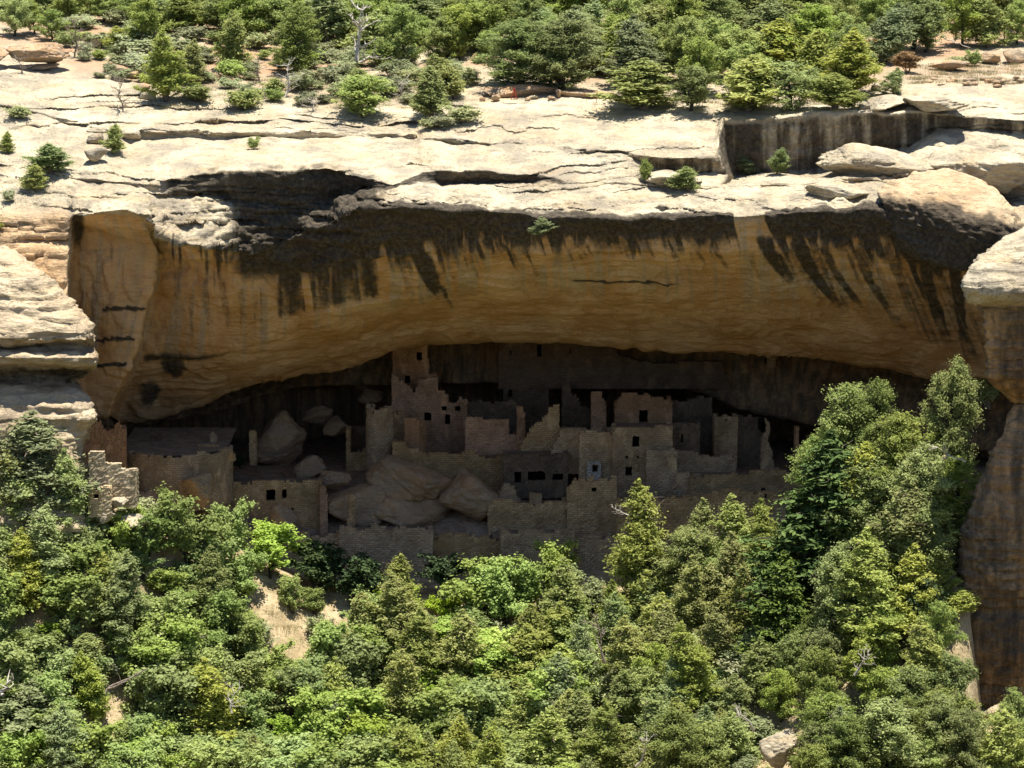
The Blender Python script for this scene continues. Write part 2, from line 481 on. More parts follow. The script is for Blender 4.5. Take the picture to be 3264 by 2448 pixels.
# normals and rough displacement
dr = np.gradient(G, axis=0); du = np.gradient(G, axis=1)
N = np.cross(dr, du); N /= np.linalg.norm(N, axis=-1, keepdims=True) + 1e-9
cm = np.clip(T, 0, 50)
ceil = sstep(iL, iL + 0.3, T) * (1 - sstep(iE + 0.8, iE + 1.2, T)) * (1 - left)
d = 0.35 * fbm(x * 0.22, y * 0.22, z * 0.3, 5, 41) + bare * (0.24 * fbm(x * 0.8, y * 0.8, z * 1.8, 5, 43, 0.6))
# knobbly crust near the lip
knob = sstep(400, 480, UU) * (1 - sstep(1150, 1400, UU)) * sstep(IDX['botB'] - 0.3, IDX['botB'] + 0.1, T) * (1 - sstep(iU, iU + 0.3, T))
d += knob * (0.50 * (np.abs(fbm(x * 0.42, y * 0.42, z * 0.75, 4, 48)) * 2.2 - 0.5) + 0.35 * fbm(x * 0.5, y * 0.5, z * 2.2, 3, 49))
crust = np.exp(-((T - iL + 0.25) / 0.45) ** 2) * (1 - left)
d += crust * 0.42 * (np.abs(fbm(x * 0.55, y * 0.55, z * 0.8, 4, 47)) * 2 - 0.4)
# spall scars and curved flakes in the ceiling
fl = fbm(x * 0.10, y * 0.16, z * 0.22, 3, 51) * 5
d += ceil * 0.36 * (np.floor(fl) + sstep(0.75, 1.0, fl - np.floor(fl)) - fl * 0.6) * 0.7
d += ceil * 0.12 * fbm(x * 1.1, y * 0.6, z * 2.5, 4, 53)
bz = (T - iU) * 3.3 + 0.9 * fbm(x * 0.06, 0 * x, T * 0.8, 3, 55)
bz2 = bz - np.floor(bz)
d += ceil * sstep(iU, iU + 0.3, T) * 0.22 * (0.5 - bz2) * sstep(-0.2, 0.3, fbm(x * 0.08, np.floor(bz) * 5.1, 0 * x, 3, 57))
forest = 1 - sstep(iR - 0.3, iR, T)
d *= (1 - 0.4 * forest)
d *= sstep(IDX['far'] + 0.5, IDX['back'], T)
G += N * d[..., None]
# pigments of the stone (stains with a shape of their own, and some recess shade)
warm = np.clip(sstep(iL - 0.02, iL + 0.25, T) * (1 - left), 0, 1)
warm = np.maximum(warm, 0.55 * left * sstep(iL - 0.3, iL + 0.2, T))
warm *= 1 - sstep(IDX['floorback'] - 0.3, IDX['floorback'] + 0.2, T)
W_ = fbm(UU / 15.0 - 0.012 * (T - iL) * 40 * sstep(1200, 1600, UU), T * 0.6, 0 * x, 3, 85)
warm = warm * (1 - 0.55 * sstep(0.08, 0.42, W_) * sstep(iL, iL + 0.3, T) * (1 - sstep(iC - 0.1, iC + 0.45, T)) * (1 - left))
soilv = forest * sstep(IDX['back'], IDX['m0'], T) * sstep(-0.25, 0.25, fbm(x * 0.15, y * 0.12, z, 4, 61) + 0.18)
soilv = np.maximum(soilv, 0)
PXg, PYg = proj(G)


def pl(xs, ys, q):
    return np.interp(q, xs, ys)


sx = PXg - 0.42 * np.clip(PYg - 820, 0, 400) * sstep(950, 1500, PXg)          # streaks lean to the right as they run down
s1 = fbm(sx / 46.0, 0 * sx + 3.3, 0 * sx, 4, 71)
s2 = fbm(sx / 17.0, 0 * sx + 8.3, PYg / 260.0, 3, 73)
s3 = fbm(sx / 10.0, 0 * sx + 1.7, PYg / 500.0, 3, 74)
s4 = fbm(PXg / 24.0, PYg / 60.0, 0 * sx, 3, 76)
face = sstep(iL - 0.25, iL - 0.02, T + 0.18 * fbm(x * 0.4, y * 0.4, z, 4, 75)) * (1 - sstep(iE + 0.3, iE + 0.9, T)) * (1 - left)
base_r = pl([0, 600, 700, 800, 880, 1250, 1330, 1450, 1900, 2330, 2350, 2425, 2445, 2600, 2900, 3264],
            [640, 690, 770, 820, 845, 830, 815, 800, 795, 785, 600, 600, 790, 815, 850, 900], PXg - 0.35 * np.clip(PYg - 700, 0, 300) * sstep(1300, 1600, PXg))
lean = sx - 0.30 * np.clip(PYg - 690, 0, 200) * sstep(1400, 1700, PXg)
bands = fbm(lean / 26.0, 0 * sx + 6.1, 0 * sx, 3, 78)
varn_shade = face * np.clip(0.55 + (base_r - PYg) / 85.0 + 0.5 * bands + 0.45 * s4, 0, 0.95)
varn_shade *= 1 - face * sstep(1420, 1560, PXg) * (1 - sstep(2700, 3000, PXg)) * 0.75 * sstep(0.02, 0.30, bands) * sstep(735, 775, PYg)
varn_shade *= 1 - face * sstep(860, 960, PXg) * 0.55 * sstep(0.25, 0.5, s3 + 0.3 * s1) * sstep(700, 760, PYg)
for xa, xb, ya, yb, wd, st_ in [
        (925, 932, 740, 1015, 84, 0.95), (1022, 1034, 740, 995, 60, 0.95), (1098, 1112, 740, 962, 56, 0.9), (1160, 1178, 740, 946, 44, 0.9), (1325, 1450, 770, 1008, 74, 1.0), (1285, 1325, 780, 905, 34, 0.6),
        (640, 642, 770, 850, 14, 0.75), (700, 703, 780, 858, 17, 0.8), (758, 763, 780, 868, 19, 0.8), (800, 806, 780, 884, 24, 0.85), (846, 850, 780, 905, 22, 0.8),
        (606, 612, 925, 1045, 26, 0.42), (655, 678, 900, 1085, 30, 0.46), (712, 742, 900, 1085, 32, 0.5), (768, 780, 920, 1062, 24, 0.44), (812, 822, 910, 1045, 22, 0.44), (560, 562, 860, 1020, 20, 0.36),
        (1225, 1250, 800, 960, 26, 0.42), (1560, 1590, 780, 835, 16, 0.8), (1660, 1700, 780, 840, 22, 0.85), (1850, 1885, 780, 832, 18, 0.8), (1975, 2020, 740, 850, 26, 0.85), (2052, 2105, 740, 845, 24, 0.85),
        (2120, 2180, 740, 862, 26, 0.85), (2195, 2270, 740, 862, 26, 0.85), (2262, 2345, 740, 890, 28, 0.85), (2440, 2545, 760, 925, 66, 0.95), (2545, 2705, 770, 1005, 62, 0.95), (2630, 2795, 790, 1030, 38, 0.8),
        (2735, 2905, 790, 1090, 40, 0.72), (2850, 2965, 800, 1140, 34, 0.62), (2945, 3045, 810, 1160, 54, 0.85), (3040, 3095, 820, 1190, 44, 0.9)]:
    f_ = np.clip((PYg - ya) / (yb - ya), 0, 1.2)
    xc = xa + (xb - xa) * f_ ** 1.4 + 7 * s4
    w_ = wd * 0.5 * (1 - 0.45 * np.clip(f_, 0, 1) ** 2) * (1 + 0.25 * s4)
    m_ = (1 - sstep(0.55, 1.3, np.abs(PXg - xc + 5 * s3) / w_)) * (1 - 0.35 * sstep(0.1, 0.5, s3)) * sstep(ya - 25, ya + 10, PYg) * (1 - sstep(0.55, 1.10, f_ + 0.12 * s4 + 0.10 * s2))
    varn_shade = np.maximum(varn_shade, m_ * st_ * face * (0.62 if 1500 < xa < 2400 else 0.92))
rgs = np.random.default_rng(11)
for k in range(230):
    xa = rgs.uniform(470, 3130)
    if 2350 < xa < 2420: continue
    big = 1.0 if (xa < 1500 or xa > 2420) else 0.35
    ya = rgs.uniform(700, 800) if rgs.random() < 0.6 else rgs.uniform(800, 930)
    L_ = rgs.uniform(50, 230) * (0.4 + 0.6 * big)
    if xa > 1450: L_ *= 0.8 if xa < 2420 else 1.2
    ln_ = 0.02 if xa < 1100 else (0.25 if xa < 1500 else 0.42)
    wd = rgs.uniform(5, 26); st_ = rgs.uniform(0.35, 0.9) if ya <= 800 else rgs.uniform(0.15, 0.34)
    j0 = max(0, int((xa - 120 + 350) / 4)); j1 = min(len(U), int((xa + 250 + 350) / 4))
    Xs, Ys = PXg[:, j0:j1], PYg[:, j0:j1]
    f_ = np.clip((Ys - ya) / L_, -0.2, 1.3)
    xc = xa + ln_ * (Ys - ya) + 5 * s4[:, j0:j1]
    m_ = (1 - sstep(0.3, 1.2, np.abs(Xs - xc) / (wd * 0.5 + 2))) * sstep(-0.1, 0.1, f_) * (1 - sstep(0.35, 1.1, f_ + 0.12 * s4[:, j0:j1]))
    varn_shade[:, j0:j1] = np.maximum(varn_shade[:, j0:j1], m_ * st_ * face[:, j0:j1])
zone = sstep(860, 900, PXg) * (1 - sstep(1190, 1230, PXg)) * (1 - sstep(0, 40, PYg - pl([880, 1200], [1000, 930], PXg))) * sstep(780, 810, PYg)
varn_shade = np.maximum(varn_shade, face * zone * (0.62 + 0.25 * bands + 0.3 * s3))
zone = sstep(2430, 2470, PXg - 0.5 * (PYg - 700)) * (1 - sstep(0, 60, PYg - pl([2440, 3100], [870, 1120], PXg))) * sstep(780, 830, PYg)
varn_shade = np.maximum(varn_shade, face * zone * (0.36 + 0.25 * bands + 0.3 * s3))
zone = sstep(1240, 1290, PXg) * (1 - sstep(1420, 1470, PXg - 0.4 * (PYg - 850))) * (1 - sstep(0, 60, PYg - 930)) * sstep(790, 820, PYg)
varn_shade = np.maximum(varn_shade, face * zone * (0.34 + 0.25 * bands + 0.3 * s3))
pal = (1 - sstep(0.6, 1.2, np.abs(PXg - (955 + 0.14 * (PYg - 760))) / 13)) + (1 - sstep(0.6, 1.2, np.abs(PXg - (1208 + 0.2 * (PYg - 780))) / 20))
varn_shade *= 1 - 0.85 * np.clip(pal, 0, 1) * sstep(770, 800, PYg) * face
varn_shade *= np.maximum(sstep(430, 560, PXg + 40 * s1), 0)
varn_shade = np.maximum(varn_shade, face * 0.8 * (1 - sstep(10, 40, np.abs(PXg - 243 + 8 * s4))) * (1 - sstep(760, 860, PYg + 40 * s4)))
for cy_, xa_, xb_ in ((1082, 300, 436), (1163, 300, 410), (985, 330, 470)):
    varn_shade = np.maximum(varn_shade, 0.95 * face * (1 - sstep(3.5, 9, np.abs(PYg - cy_ - 9 * s1))) * sstep(xa_ - 10, xa_, PXg) * (1 - sstep(xb_ - 10, xb_, PXg)))
# broad sooty crust between the upper hollow and the lip, left of centre
blot = fbm(x * 0.13, y * 0.2, z * 0.3, 4, 77)
varn_shade = np.maximum(varn_shade, 0.92 * sstep(-0.55, -0.1, blot + 0.3 * s4 + 0.2 * s3) * sstep(690, 800, PXg + 60 * s1) * (1 - sstep(1180, 1300, PXg + 60 * s1)) * sstep(IDX['topB'] - 0.05, IDX['topB'] + 0.08, T) * (1 - sstep(iU, iU + 0.3, T)))
varn_shade = np.maximum(varn_shade, 0.62 * sstep(-0.35, 0.25, blot + 0.5 * s4) * sstep(560, 680, PXg) * (1 - sstep(1150, 1300, PXg)) * sstep(IDX['topB'] - 0.28, IDX['topB'] - 0.05, T) * (1 - sstep(IDX['topB'], IDX['topB'] + 0.3, T)))
varn_shade = np.maximum(varn_shade, 0.36 * bare * sstep(-0.05, 0.3, fbm(x * 0.25, y * 0.25, z * 0.6, 4, 80)) * sstep(IDX['botA'], iL - 0.2, T))
# upper faces at right and the small hollows
varn_shade = np.maximum(varn_shade, sstep(2000, 2100, PXg) * (0.80 - 0.45 * sstep(-0.25, 0.5, fbm(PXg / 22.0, 0 * sx + 2.2, PYg / 220.0, 4, 81) + 0.35 * np.exp(-((PXg - 2660) / 110) ** 2))) * sstep(IDX['topA'], IDX['topA'] + 0.12, T) * (1 - sstep(IDX['botA'] - 0.1, IDX['botA'] + 0.15, T)))
varn_shade = np.maximum(varn_shade, 0.75 * sstep(500, 560, PXg) * (1 - sstep(1760, 1850, PXg)) * sstep(IDX['topB'] - 0.05, IDX['topB'] + 0.1, T) * (1 - sstep(IDX['botB'] + 0.02, IDX['botB'] + 0.2, T)))
varn_shade = np.maximum(varn_shade, 0.7 * sstep(2500, 2800, PXg) * sstep(IDX['topA'] + 0.9, IDX['botB'], T) * (1 - sstep(iL, iL + 0.2, T)) * sstep(-0.1, 0.35, fbm(x * 0.2, y * 0.2, z * 0.5, 4, 79)))
# dark band and patches on the lower left ceiling
varn_shade = np.maximum(varn_shade, 0.85 * np.exp(-((T - iC - 0.05) / 0.07) ** 2) * sstep(440, 470, PXg) * (1 - sstep(560, 900, PXg)))
varn_shade = np.maximum(varn_shade, 0.8 * sstep(0.0, 0.3, fbm(x * 0.3, y * 0.3, z * 0.2, 4, 83)) * sstep(iC + 0.02, iC + 0.15, T) * (1 - sstep(iE - 0.35, iE - 0.1, T)) * sstep(420, 470, PXg) * (1 - sstep(560, 640, PXg)))
varn_shade = np.maximum(varn_shade, 0.9 * np.exp(-((T - iC + 0.03) / 0.035) ** 2) * sstep(1790, 1850, PXg) * (1 - sstep(2120, 2200, PXg)))
# brown wash streaks on the ceiling
wash = 0.42 * sstep(0.05, 0.4, s2) * sstep(iU - 0.2, iU + 0.2, T) * (1 - sstep(iC - 0.3, iC + 0.1, T)) * (1 - left)
varn_shade = np.maximum(varn_shade, wash)
# back of the shelter: its shade put into the colour, floor darkened too
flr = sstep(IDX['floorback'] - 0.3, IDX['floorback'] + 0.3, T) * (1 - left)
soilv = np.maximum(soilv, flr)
varn_shade = np.maximum(varn_shade, 0.42 * flr)
varn_shade = np.maximum(varn_shade, 0.62 * sstep(IDX['in1'] - 0.4, IDX['in1'] + 0.1, T) * (1 - sstep(IDX['floorback'], IDX['floorback'] + 0.4, T)) * (1 - left))
R_, C_ = T.shape
me = mesh_np('cliff', G, grid_quads(R_, C_), M_ROCK, True,
             {'warm': warm, 'varnish_shade': varn_shade, 'soil': soilv})
cliff = add_obj('cliff', me)
structure(cliff, 'cream sandstone cliff with a wide shaded alcove under its streaked overhanging rim', 'cliff')
GF = G.reshape(-1, 3); TF = T.reshape(-1)


def on_cliff(px, py, t0=0.5, t1=None, zmax=None):
    """point of the cliff sheet seen at that pixel"""
    t1 = iL + 0.2 if t1 is None else t1
    m = (TF > t0) & (TF < t1)
    P = GF[m]
    a, b = proj(P)
    return P[np.argmin((a - px) ** 2 + (b - py) ** 2)]


# ------------------------------------------------------------------ canyon slope in front
ST = K((-350, 1480, 232), (200, 1540, 232.5), (450, 1690, 233.5), (700, 1800, 236), (1000, 1880, 239), (1500, 1900, 239), (1950, 1870, 238.5), (2100, 1860, 238),
       (2300, 1820, 237), (2450, 1760, 236), (2600, 1660, 234), (2800, 1520, 231.5), (3050, 1470, 230), (3090, 1700, 227), (3130, 2250, 223), (3650, 2290, 223))
SB = K((-350, 2500, 214), (200, 2500, 215), (700, 2500, 219), (1200, 2500, 221), (1950, 2500, 219), (2400, 2500, 213), (2800, 2500, 210), (3050, 2500, 210), (3200, 2500, 213), (3650, 2500, 213))


def slopeY(px, py):
    a, b = np.interp(px, ST[:, 0], ST[:, 2]), np.interp(px, ST[:, 0], ST[:, 3])
    c, d_ = np.interp(px, SB[:, 0], SB[:, 2]), np.interp(px, SB[:, 0], SB[:, 3])
    f = (py - a) / (c - a)
    return b + (d_ - b) * f


us = np.arange(-350, 3651, 8.0)
rows = []
tp = np.interp(us, ST[:, 0], ST[:, 2]); bt = np.interp(us, SB[:, 0], SB[:, 2])
P_top = at(us, tp, slopeY(us, tp))
rows.append(P_top + np.array([0, 12, -0.3]))
for f in np.linspace(0, 1, 90):
    py = tp + (bt - tp) * f
    rows.append(at(us, py, slopeY(us, py)))
last = rows[-1]
for k, (dy, dz) in enumerate(((-12, -9), (-40, -26), (-80, -40))):
    rows.append(last + np.array([0, dy, dz]))
S = np.array(rows)
S[..., 2] += 0.5 * fbm(S[..., 0] * 0.12, S[..., 1] * 0.12, 0 * S[..., 0], 4, 91) + 0.12 * fbm(S[..., 0] * 0.8, S[..., 1] * 0.8, 0 * S[..., 0], 3, 92)
tS = NT('slope_soil'); p_ = tS.pos()
cS = tS.mix(tS.mr(tS.noise(p_, 0.5, 6), 0.35, 0.65), (0.24, 0.18, 0.10), (0.40, 0.31, 0.19))
cS = tS.mix(tS.mr(tS.noise(p_, 2.5, 5), 0.5, 0.7, 0, 0.6), cS, (0.15, 0.13, 0.06))
M_SLOPE = tS.out(cS, 0.95, tS.bump(tS.noise(p_, 3, 8), 0.7, 0.2))
slope = add_obj('canyon_slope', mesh_np('canyon_slope', S, grid_quads(*S.shape[:2]), M_SLOPE))
structure(slope, 'steep brushy slope of tan soil falling away below the ruin', 'slope')
SF = S.reshape(-1, 3)


def on_slope(px, py):
    P = at(px, py, slopeY(px, py))
    i = np.argmin((SF[:, 0] - P[0]) ** 2 + (SF[:, 1] - P[1]) ** 2)
    return np.array([P[0], P[1], SF[i, 2]])


# the rest of the canyon: floor and the opposite, wooded side behind the photographer
gx = np.linspace(-500, 500, 60)
prof = [(135, -118), (100, -126), (70, -120), (45, -90), (25, -55), (12, -25), (3, -6), (-10, -3), (-80, 3), (-300, 14), (-900, 40)]
rr = np.array([[(xx, yy + 6 * math.sin(xx * 0.02), zz_) for xx in gx] for yy, zz_ in prof])
rr[..., 2] += 3 * fbm(rr[..., 0] * 0.03, rr[..., 1] * 0.03, 0 * rr[..., 0], 3, 5) * (rr[..., 2] < -20)
M_FAR = simple('far_woodland_floor', (0.15, 0.13, 0.07), 0.5, 0.15)
far = add_obj('canyon_floor', mesh_np('canyon_floor', rr, grid_quads(len(prof), len(gx)), M_FAR))
structure(far, 'canyon floor and opposite wooded rim', 'canyon')


# ------------------------------------------------------------------ rock buttress at left, rock pillar at right
def wrap(name, prof, side, far_px, mat, R=70, seed=3, back=10.0, nrow=230, attrs=None, lab=None, turn=2.0):
    pr = np.array(prof, float)
    py = np.linspace(pr[0, 0], pr[-1, 0], nrow)
    xe = np.interp(py, pr[:, 0], pr[:, 1]); Ye = np.interp(py, pr[:, 0], pr[:, 2])
    cols = []
    for q in np.linspace(1, 0, 8)[:-1]:                                  # back flank
        cols.append(at(xe - side * 12 * q, py, Ye + turn + back * q))
    for ph in np.linspace(0, math.pi / 2, 26):
        cols.append(at(xe - side * R * (1 - math.cos(ph)), py, Ye + turn * (1 - math.sin(ph))))
    end = xe - side * R
    nf = 60
    for q in np.linspace(0, 1, nf)[1:]:
        cols.append(at(end + (far_px - end) * q, py, Ye + 0 * q))
    A = np.array(cols).transpose(1, 0, 2)
    if side < 0: A = A[:, ::-1]
    # make columns run left to right for outward normals
    if side > 0: A = A[:, ::-1]
    dr_ = np.gradient(A, axis=0); du_ = np.gradient(A, axis=1)
    n_ = np.cross(dr_, du_); n_ /= np.linalg.norm(n_, axis=-1, keepdims=True) + 1e-9
    if n_[..., 1].mean() > 0: n_ = -n_
    X, Y, Z = A[..., 0], A[..., 1], A[..., 2]
    dd = 0.5 * fbm(X * 0.25, Y * 0.25, Z * 0.4, 4, seed) + 0.22 * fbm(X * 0.9, Y * 0.9, Z * 1.8, 4, seed + 3)
    dd += 0.30 * (np.abs(fbm(X * 0.5, Y * 0.5, Z * 0.8, 4, seed + 4)) * 2 - 0.5) + 0.10 * fbm(X * 2.2, Y * 2.2, Z * 3.5, 3, seed + 5)
    q = (Z + 0.5 * fbm(X * 0.2, Y * 0.2, 0 * Z, 3, seed + 7)) / 0.8
    dd += 0.36 * (0.5 - (q - np.floor(q))) * sstep(-0.3, 0.3, fbm(X * 0.2, np.floor(q) * 3.1, Y * 0.2, 3, seed + 8))
    A = A + n_ * dd[..., None]
    qd = grid_quads(*A.shape[:2])
    at_ = {k: f(A) for k, f in attrs.items()}
    o = add_obj(name, mesh_np(name, A, qd, mat, True, at_))
    return o


zero = lambda A: 0 * A[..., 0]


def butt_v(A):
    px, py = proj(A)
    return 0.55 * sstep(1150, 1185, py) * (1 - sstep(1215, 1235, py)) + 0.35 * sstep(0.1, 0.5, fbm(A[..., 0] * 0.3, A[..., 1], A[..., 2] * 0.3, 3, 4))  # band is the undercut's shade put into the colour; the rest is stain


b = wrap('cliff_buttress', [(790, 20, 238.5), (830, 90, 236), (880, 150, 234.5), (930, 200, 233.5), (985, 248, 232.5), (1020, 280, 231.8), (1060, 300, 231), (1088, 303, 231.1),
                            (1100, 288, 233.2), (1110, 288, 232.6), (1120, 300, 231.4), (1140, 307, 230.9), (1160, 306, 231.3), (1172, 296, 233.6), (1200, 268, 235.5), (1218, 240, 235),
                            (1232, 262, 233.4), (1255, 280, 232.2), (1290, 300, 231.2), (1335, 307, 230.6), (1365, 285, 230.6), (1430, 262, 230), (1520, 262, 229.2), (1700, 270, 227)],
         1, -420, M_ROCK, 70, 3, attrs={'warm': lambda A: 0.15 + 0 * A[..., 0], 'varnish_shade': butt_v, 'soil': zero})
structure(b, 'sunlit cream rock buttress of stacked ledges at the left end of the alcove', 'rock buttress')


def pil_v(A):
    px, py = proj(A)
    s = fbm(px / 30, py / 300, 0 * px, 3, 8)
    return sstep(955, 985, py) * np.clip(0.62 - 0.18 * s - 0.12 * sstep(1220, 1290, py) * (1 - sstep(1330, 1700, py)), 0, 1)  # stain below the cap, deepened so the colour also carries the shade


def pil_w(A):
    px, py = proj(A)
    return 0.8 * sstep(960, 1000, py) + 0.3 * sstep(1190, 1240, py) * (1 - sstep(1280, 1300, py))


p = wrap('cliff_pillar', [(640, 3420, 228), (690, 3320, 225.5), (715, 3264, 224), (760, 3180, 222), (830, 3110, 220.2), (880, 3075, 218.8), (915, 3065, 218.2), (940, 3078, 218.3),
                          (958, 3100, 219.2), (972, 3138, 221), (1200, 3142, 222.2), (1240, 3180, 223.2), (1285, 3236, 225.0), (1300, 3228, 224.6), (1480, 3150, 222.6), (1600, 3100, 222.0),
                          (1720, 3062, 221.6), (1880, 3050, 221.4), (1950, 3068, 222.0), (1975, 3058, 221.5), (2080, 3055, 221.2), (2150, 3092, 221.6), (2250, 3130, 222.1),
                          (2400, 3190, 222.6), (2700, 3200, 222.6)], -1, 3750, M_ROCK, 130, 13, back=3.0, turn=1.2, nrow=420,
         attrs={'warm': pil_w, 'varnish_shade': pil_v, 'soil': zero})
structure(p, 'dark stained, shaded rock pillar with a rounded sunlit cap at the right edge', 'rock pillar')


# ------------------------------------------------------------------ boulders
def boulder_mesh(seed, sub=4, nplanes=16, rough=0.06, elong=(1, 1, 1), sharp=14.0):
    rng = np.random.default_rng(seed)
    bm_ = __import__('bmesh').new()
    __import__('bmesh').ops.create_icosphere(bm_, subdivisions=sub, radius=1.0)
    vs = np.array([v.co[:] for v in bm_.verts]); fs = np.array([[v.index for v in f.verts] for f in bm_.faces])
    bm_.free()
    n = rng.normal(size=(nplanes, 3)); n /= np.linalg.norm(n, axis=1, keepdims=True)
    dd = rng.uniform(0.52, 0.95, nplanes)
    c = np.clip(vs @ n.T, 0.02, None)
    r = dd[None, :] / c
    r = -np.log(np.exp(-sharp * np.minimum(r, 3)).sum(1)) / sharp
    r = np.clip(r, 0.3, 1.15)
    v = vs * r[:, None]
    v += vs * (rough * 1.5 * fbm(v[:, 0] * 2.2 + seed, v[:, 1] * 2.2, v[:, 2] * 3.2, 3, seed) + rough * 0.9 * (np.abs(fbm(v[:, 0] * 5 + seed, v[:, 1] * 5, v[:, 2] * 8, 4, seed + 5)) * 2 - 0.5))[:, None]
    lo, hi = v.min(0), v.max(0)
    v = (v - (lo + hi) / 2) / (hi - lo) * 2
    return v * np.array(elong), fs


def boulder(name, label, px0, px1, py0, py1, Y, mat, seed, depth=None, tilt=0.0, cat='boulder', group=None, sub=4, yaw=None, sharp=24.0):
    """a boulder filling that pixel box at depth Y"""
    pa = at(px0, py1, Y); pb = at(px1, py0, Y)
    w = pb[0] - pa[0]; h = pb[2] - pa[2]
    dp = depth if depth else (w + h) * 0.5
    v, f = boulder_mesh(seed, sub, sharp=sharp)
    v = v * np.array([w / 2, dp / 2, h / 2])
    if tilt:
        c, s = math.cos(tilt), math.sin(tilt)
        v = np.stack([v[:, 0] * c - v[:, 2] * s, v[:, 1], v[:, 0] * s + v[:, 2] * c], 1)
        k0, k1 = v.min(0), v.max(0)
        v[:, 0] *= w / (k1[0] - k0[0]); v[:, 2] *= h / (k1[2] - k0[2])
    base = np.array([(pa[0] + pb[0]) / 2, Y, pa[2]])
    v[:, 2] += h / 2
    o = add_obj(name, mesh_np(name, v, f, mat, True), None, V3(base))
    return tag(o, label, cat, group)


boulder('cliff_boulder', 'huge humped boulder with a dark stained face on the rim left of the pillar', 2785, 3264, 540, 850, 237.5, M_ROCK, 5, 11.0, -0.35, sub=6)
hb = bpy.data.objects['cliff_boulder']
hv = np.array([v.co[:] for v in hb.data.vertices]) + np.array(hb.location)[None]
hpx, hpy = proj(hv)
for k, a in (('warm', 0.35 + 0 * hpx), ('soil', 0 * hpx),
             ('varnish_shade', 0.9 * sstep(600, 665, hpy - 0.30 * np.clip(hpx - 3000, 0, 300) + 22 * fbm(hpx / 40, 0 * hpx, 0 * hpx, 3, 3)))):
    a_ = hb.data.attributes.new(k, 'FLOAT', 'POINT'); a_.data.foreach_set('value', a.astype(np.float32))
boulder('rock_slab', 'long tilted slab with an undercut edge on the right rim, below the varnished face', 2595, 2975, 455, 575, 247.5, M_BOULDER, 8, 9.0, -0.05, 'rock slab', sub=5)
boulder('rock_slab', 'flat overhanging slab jutting from the top of the rim above the pointed shadow', 2880, 3085, 300, 352, 254.5, M_BOULDER, 12, 6.0, 0.06, 'rock slab', sub=5)
boulder('rock_slab', 'low pale slab lying along the rim edge left of the overhanging slab', 2765, 2905, 300, 352, 256.0, M_BOULDER, 14, 5.0, 0.22, 'rock slab', sub=5)
boulder('rock_slab', 'smooth brown slab resting at the upper left above the bare rock', 20, 225, 130, 200, 273.0, M_REDROCK, 21, 4.5, -0.1, 'rock slab', sub=5)
boulder('rock_slab', 'brown block at the far left edge of the upper ledge', -40, 30, 150, 196, 272.0, M_REDROCK, 24, 3.5, 0.0, 'rock slab', sub=5)
boulder('rock_slab', 'flat pale slab on the shelf below the varnished face, beside the green shrub', 2055, 2240, 543, 592, 244.0, M_BOULDER, 27, 4.0, 0.05, 'rock slab', sub=5)
boulder('rock_slab', 'rough broken slab at the right end of the sunlit shelf', 2560, 2800, 580, 650, 240.5, M_BOULDER, 29, 5.0, -0.12, 'rock slab', sub=5)
boulder('rock_slab', 'long ledge slab with a dark underside at the right edge, above the humped boulder', 2950, 3300, 462, 606, 246.5, M_BOULDER, 39, 7.0, -0.22, 'rock slab', sub=5)
boulder('boulder', 'pale pointed boulder among junipers at the bottom right', 2425, 2560, 2325, 2450, 211.0, M_BOULDER, 33, 3.0, 0.35, sub=5)
boulder('rock_slab', 'small sunlit ledge slab beside the foot of the pillar', 3130, 3250, 2245, 2300, 217.5, M_BOULDER, 35, 2.5, 0.05, 'rock slab', sub=5)

boulder('rock_slab', 'bright sunlit slab just right of the tiny doorway wall', 345, 412, 1582, 1622, 230.2, M_BOULDER, 63, 2.0, 0.1, 'rock slab', sub=5)
boulder('rock_slab', 'long sunlit slab among bushes below the round kiva', 355, 480, 1636, 1690, 230.6, M_BOULDER, 64, 2.5, 0.1, 'rock slab', sub=5)
boulder('rock_slab', 'sunlit block at the top of the bushes, far left below the lit walls', 300, 372, 1624, 1664, 229.6, M_BOULDER, 65, 2.0, -0.1, 'rock slab', sub=5)
# fallen blocks inside the alcove
ALC = [
    (806, 975, 1310, 1492, 262.0, 41, 0.15, 'largest fallen boulder in the alcove, dome shaped, behind the left ruins'),
    (962, 1064, 1292, 1356, 267.0, 42, 0.05, 'oval boulder perched high behind the dome shaped boulder'),
    (1024, 1108, 1328, 1392, 265.5, 43, 0.3, 'round boulder just right of and below the perched oval boulder'),
    (936, 1044, 1452, 1532, 256.0, 44, 0.4, 'tilted boulder in front of the dome shaped boulder'),
    (1000, 1120, 1494, 1560, 253.0, 45, 0.15, 'split boulder above the lower left room block'),
    (1140, 1232, 1240, 1296, 270.0, 46, -0.2, 'block wedged behind the round tower top'),
    (1128, 1212, 1196, 1250, 273.0, 47, 0.0, 'squarish block under the ceiling left of the square tower'),
    (1040, 1250, 1545, 1680, 251.5, 48, 0.25, 'broad sloping boulder at the foot of the round tower'),
    (1160, 1450, 1440, 1640, 253.0, 49, -0.62, 'great slanting slab of bedrock under the round tower'),
    (1180, 1440, 1575, 1700, 250.5, 66, -0.15, 'low broad bedrock hump between the sloping boulder and the retaining wall'),
    (1400, 1600, 1500, 1660, 251.5, 50, -0.3, 'second slanting block right of the great slanting slab'),
    (590, 690, 1500, 1610, 242.0, 51, 0.7, 'leaning brown slab under the right end of the round kiva wall'),
    (860, 950, 1600, 1690, 246.0, 52, 0.2, 'low boulder in front of the lower left room block'),
]
for i, (a, b_, c, d_, Y, sd_, tl, lab) in enumerate(ALC):
    boulder('boulder', lab, a, b_, c, d_, Y, M_SHADEBOULDER, sd_, None, tl, group='fallen blocks inside the alcove', sub=5, sharp=11.0)


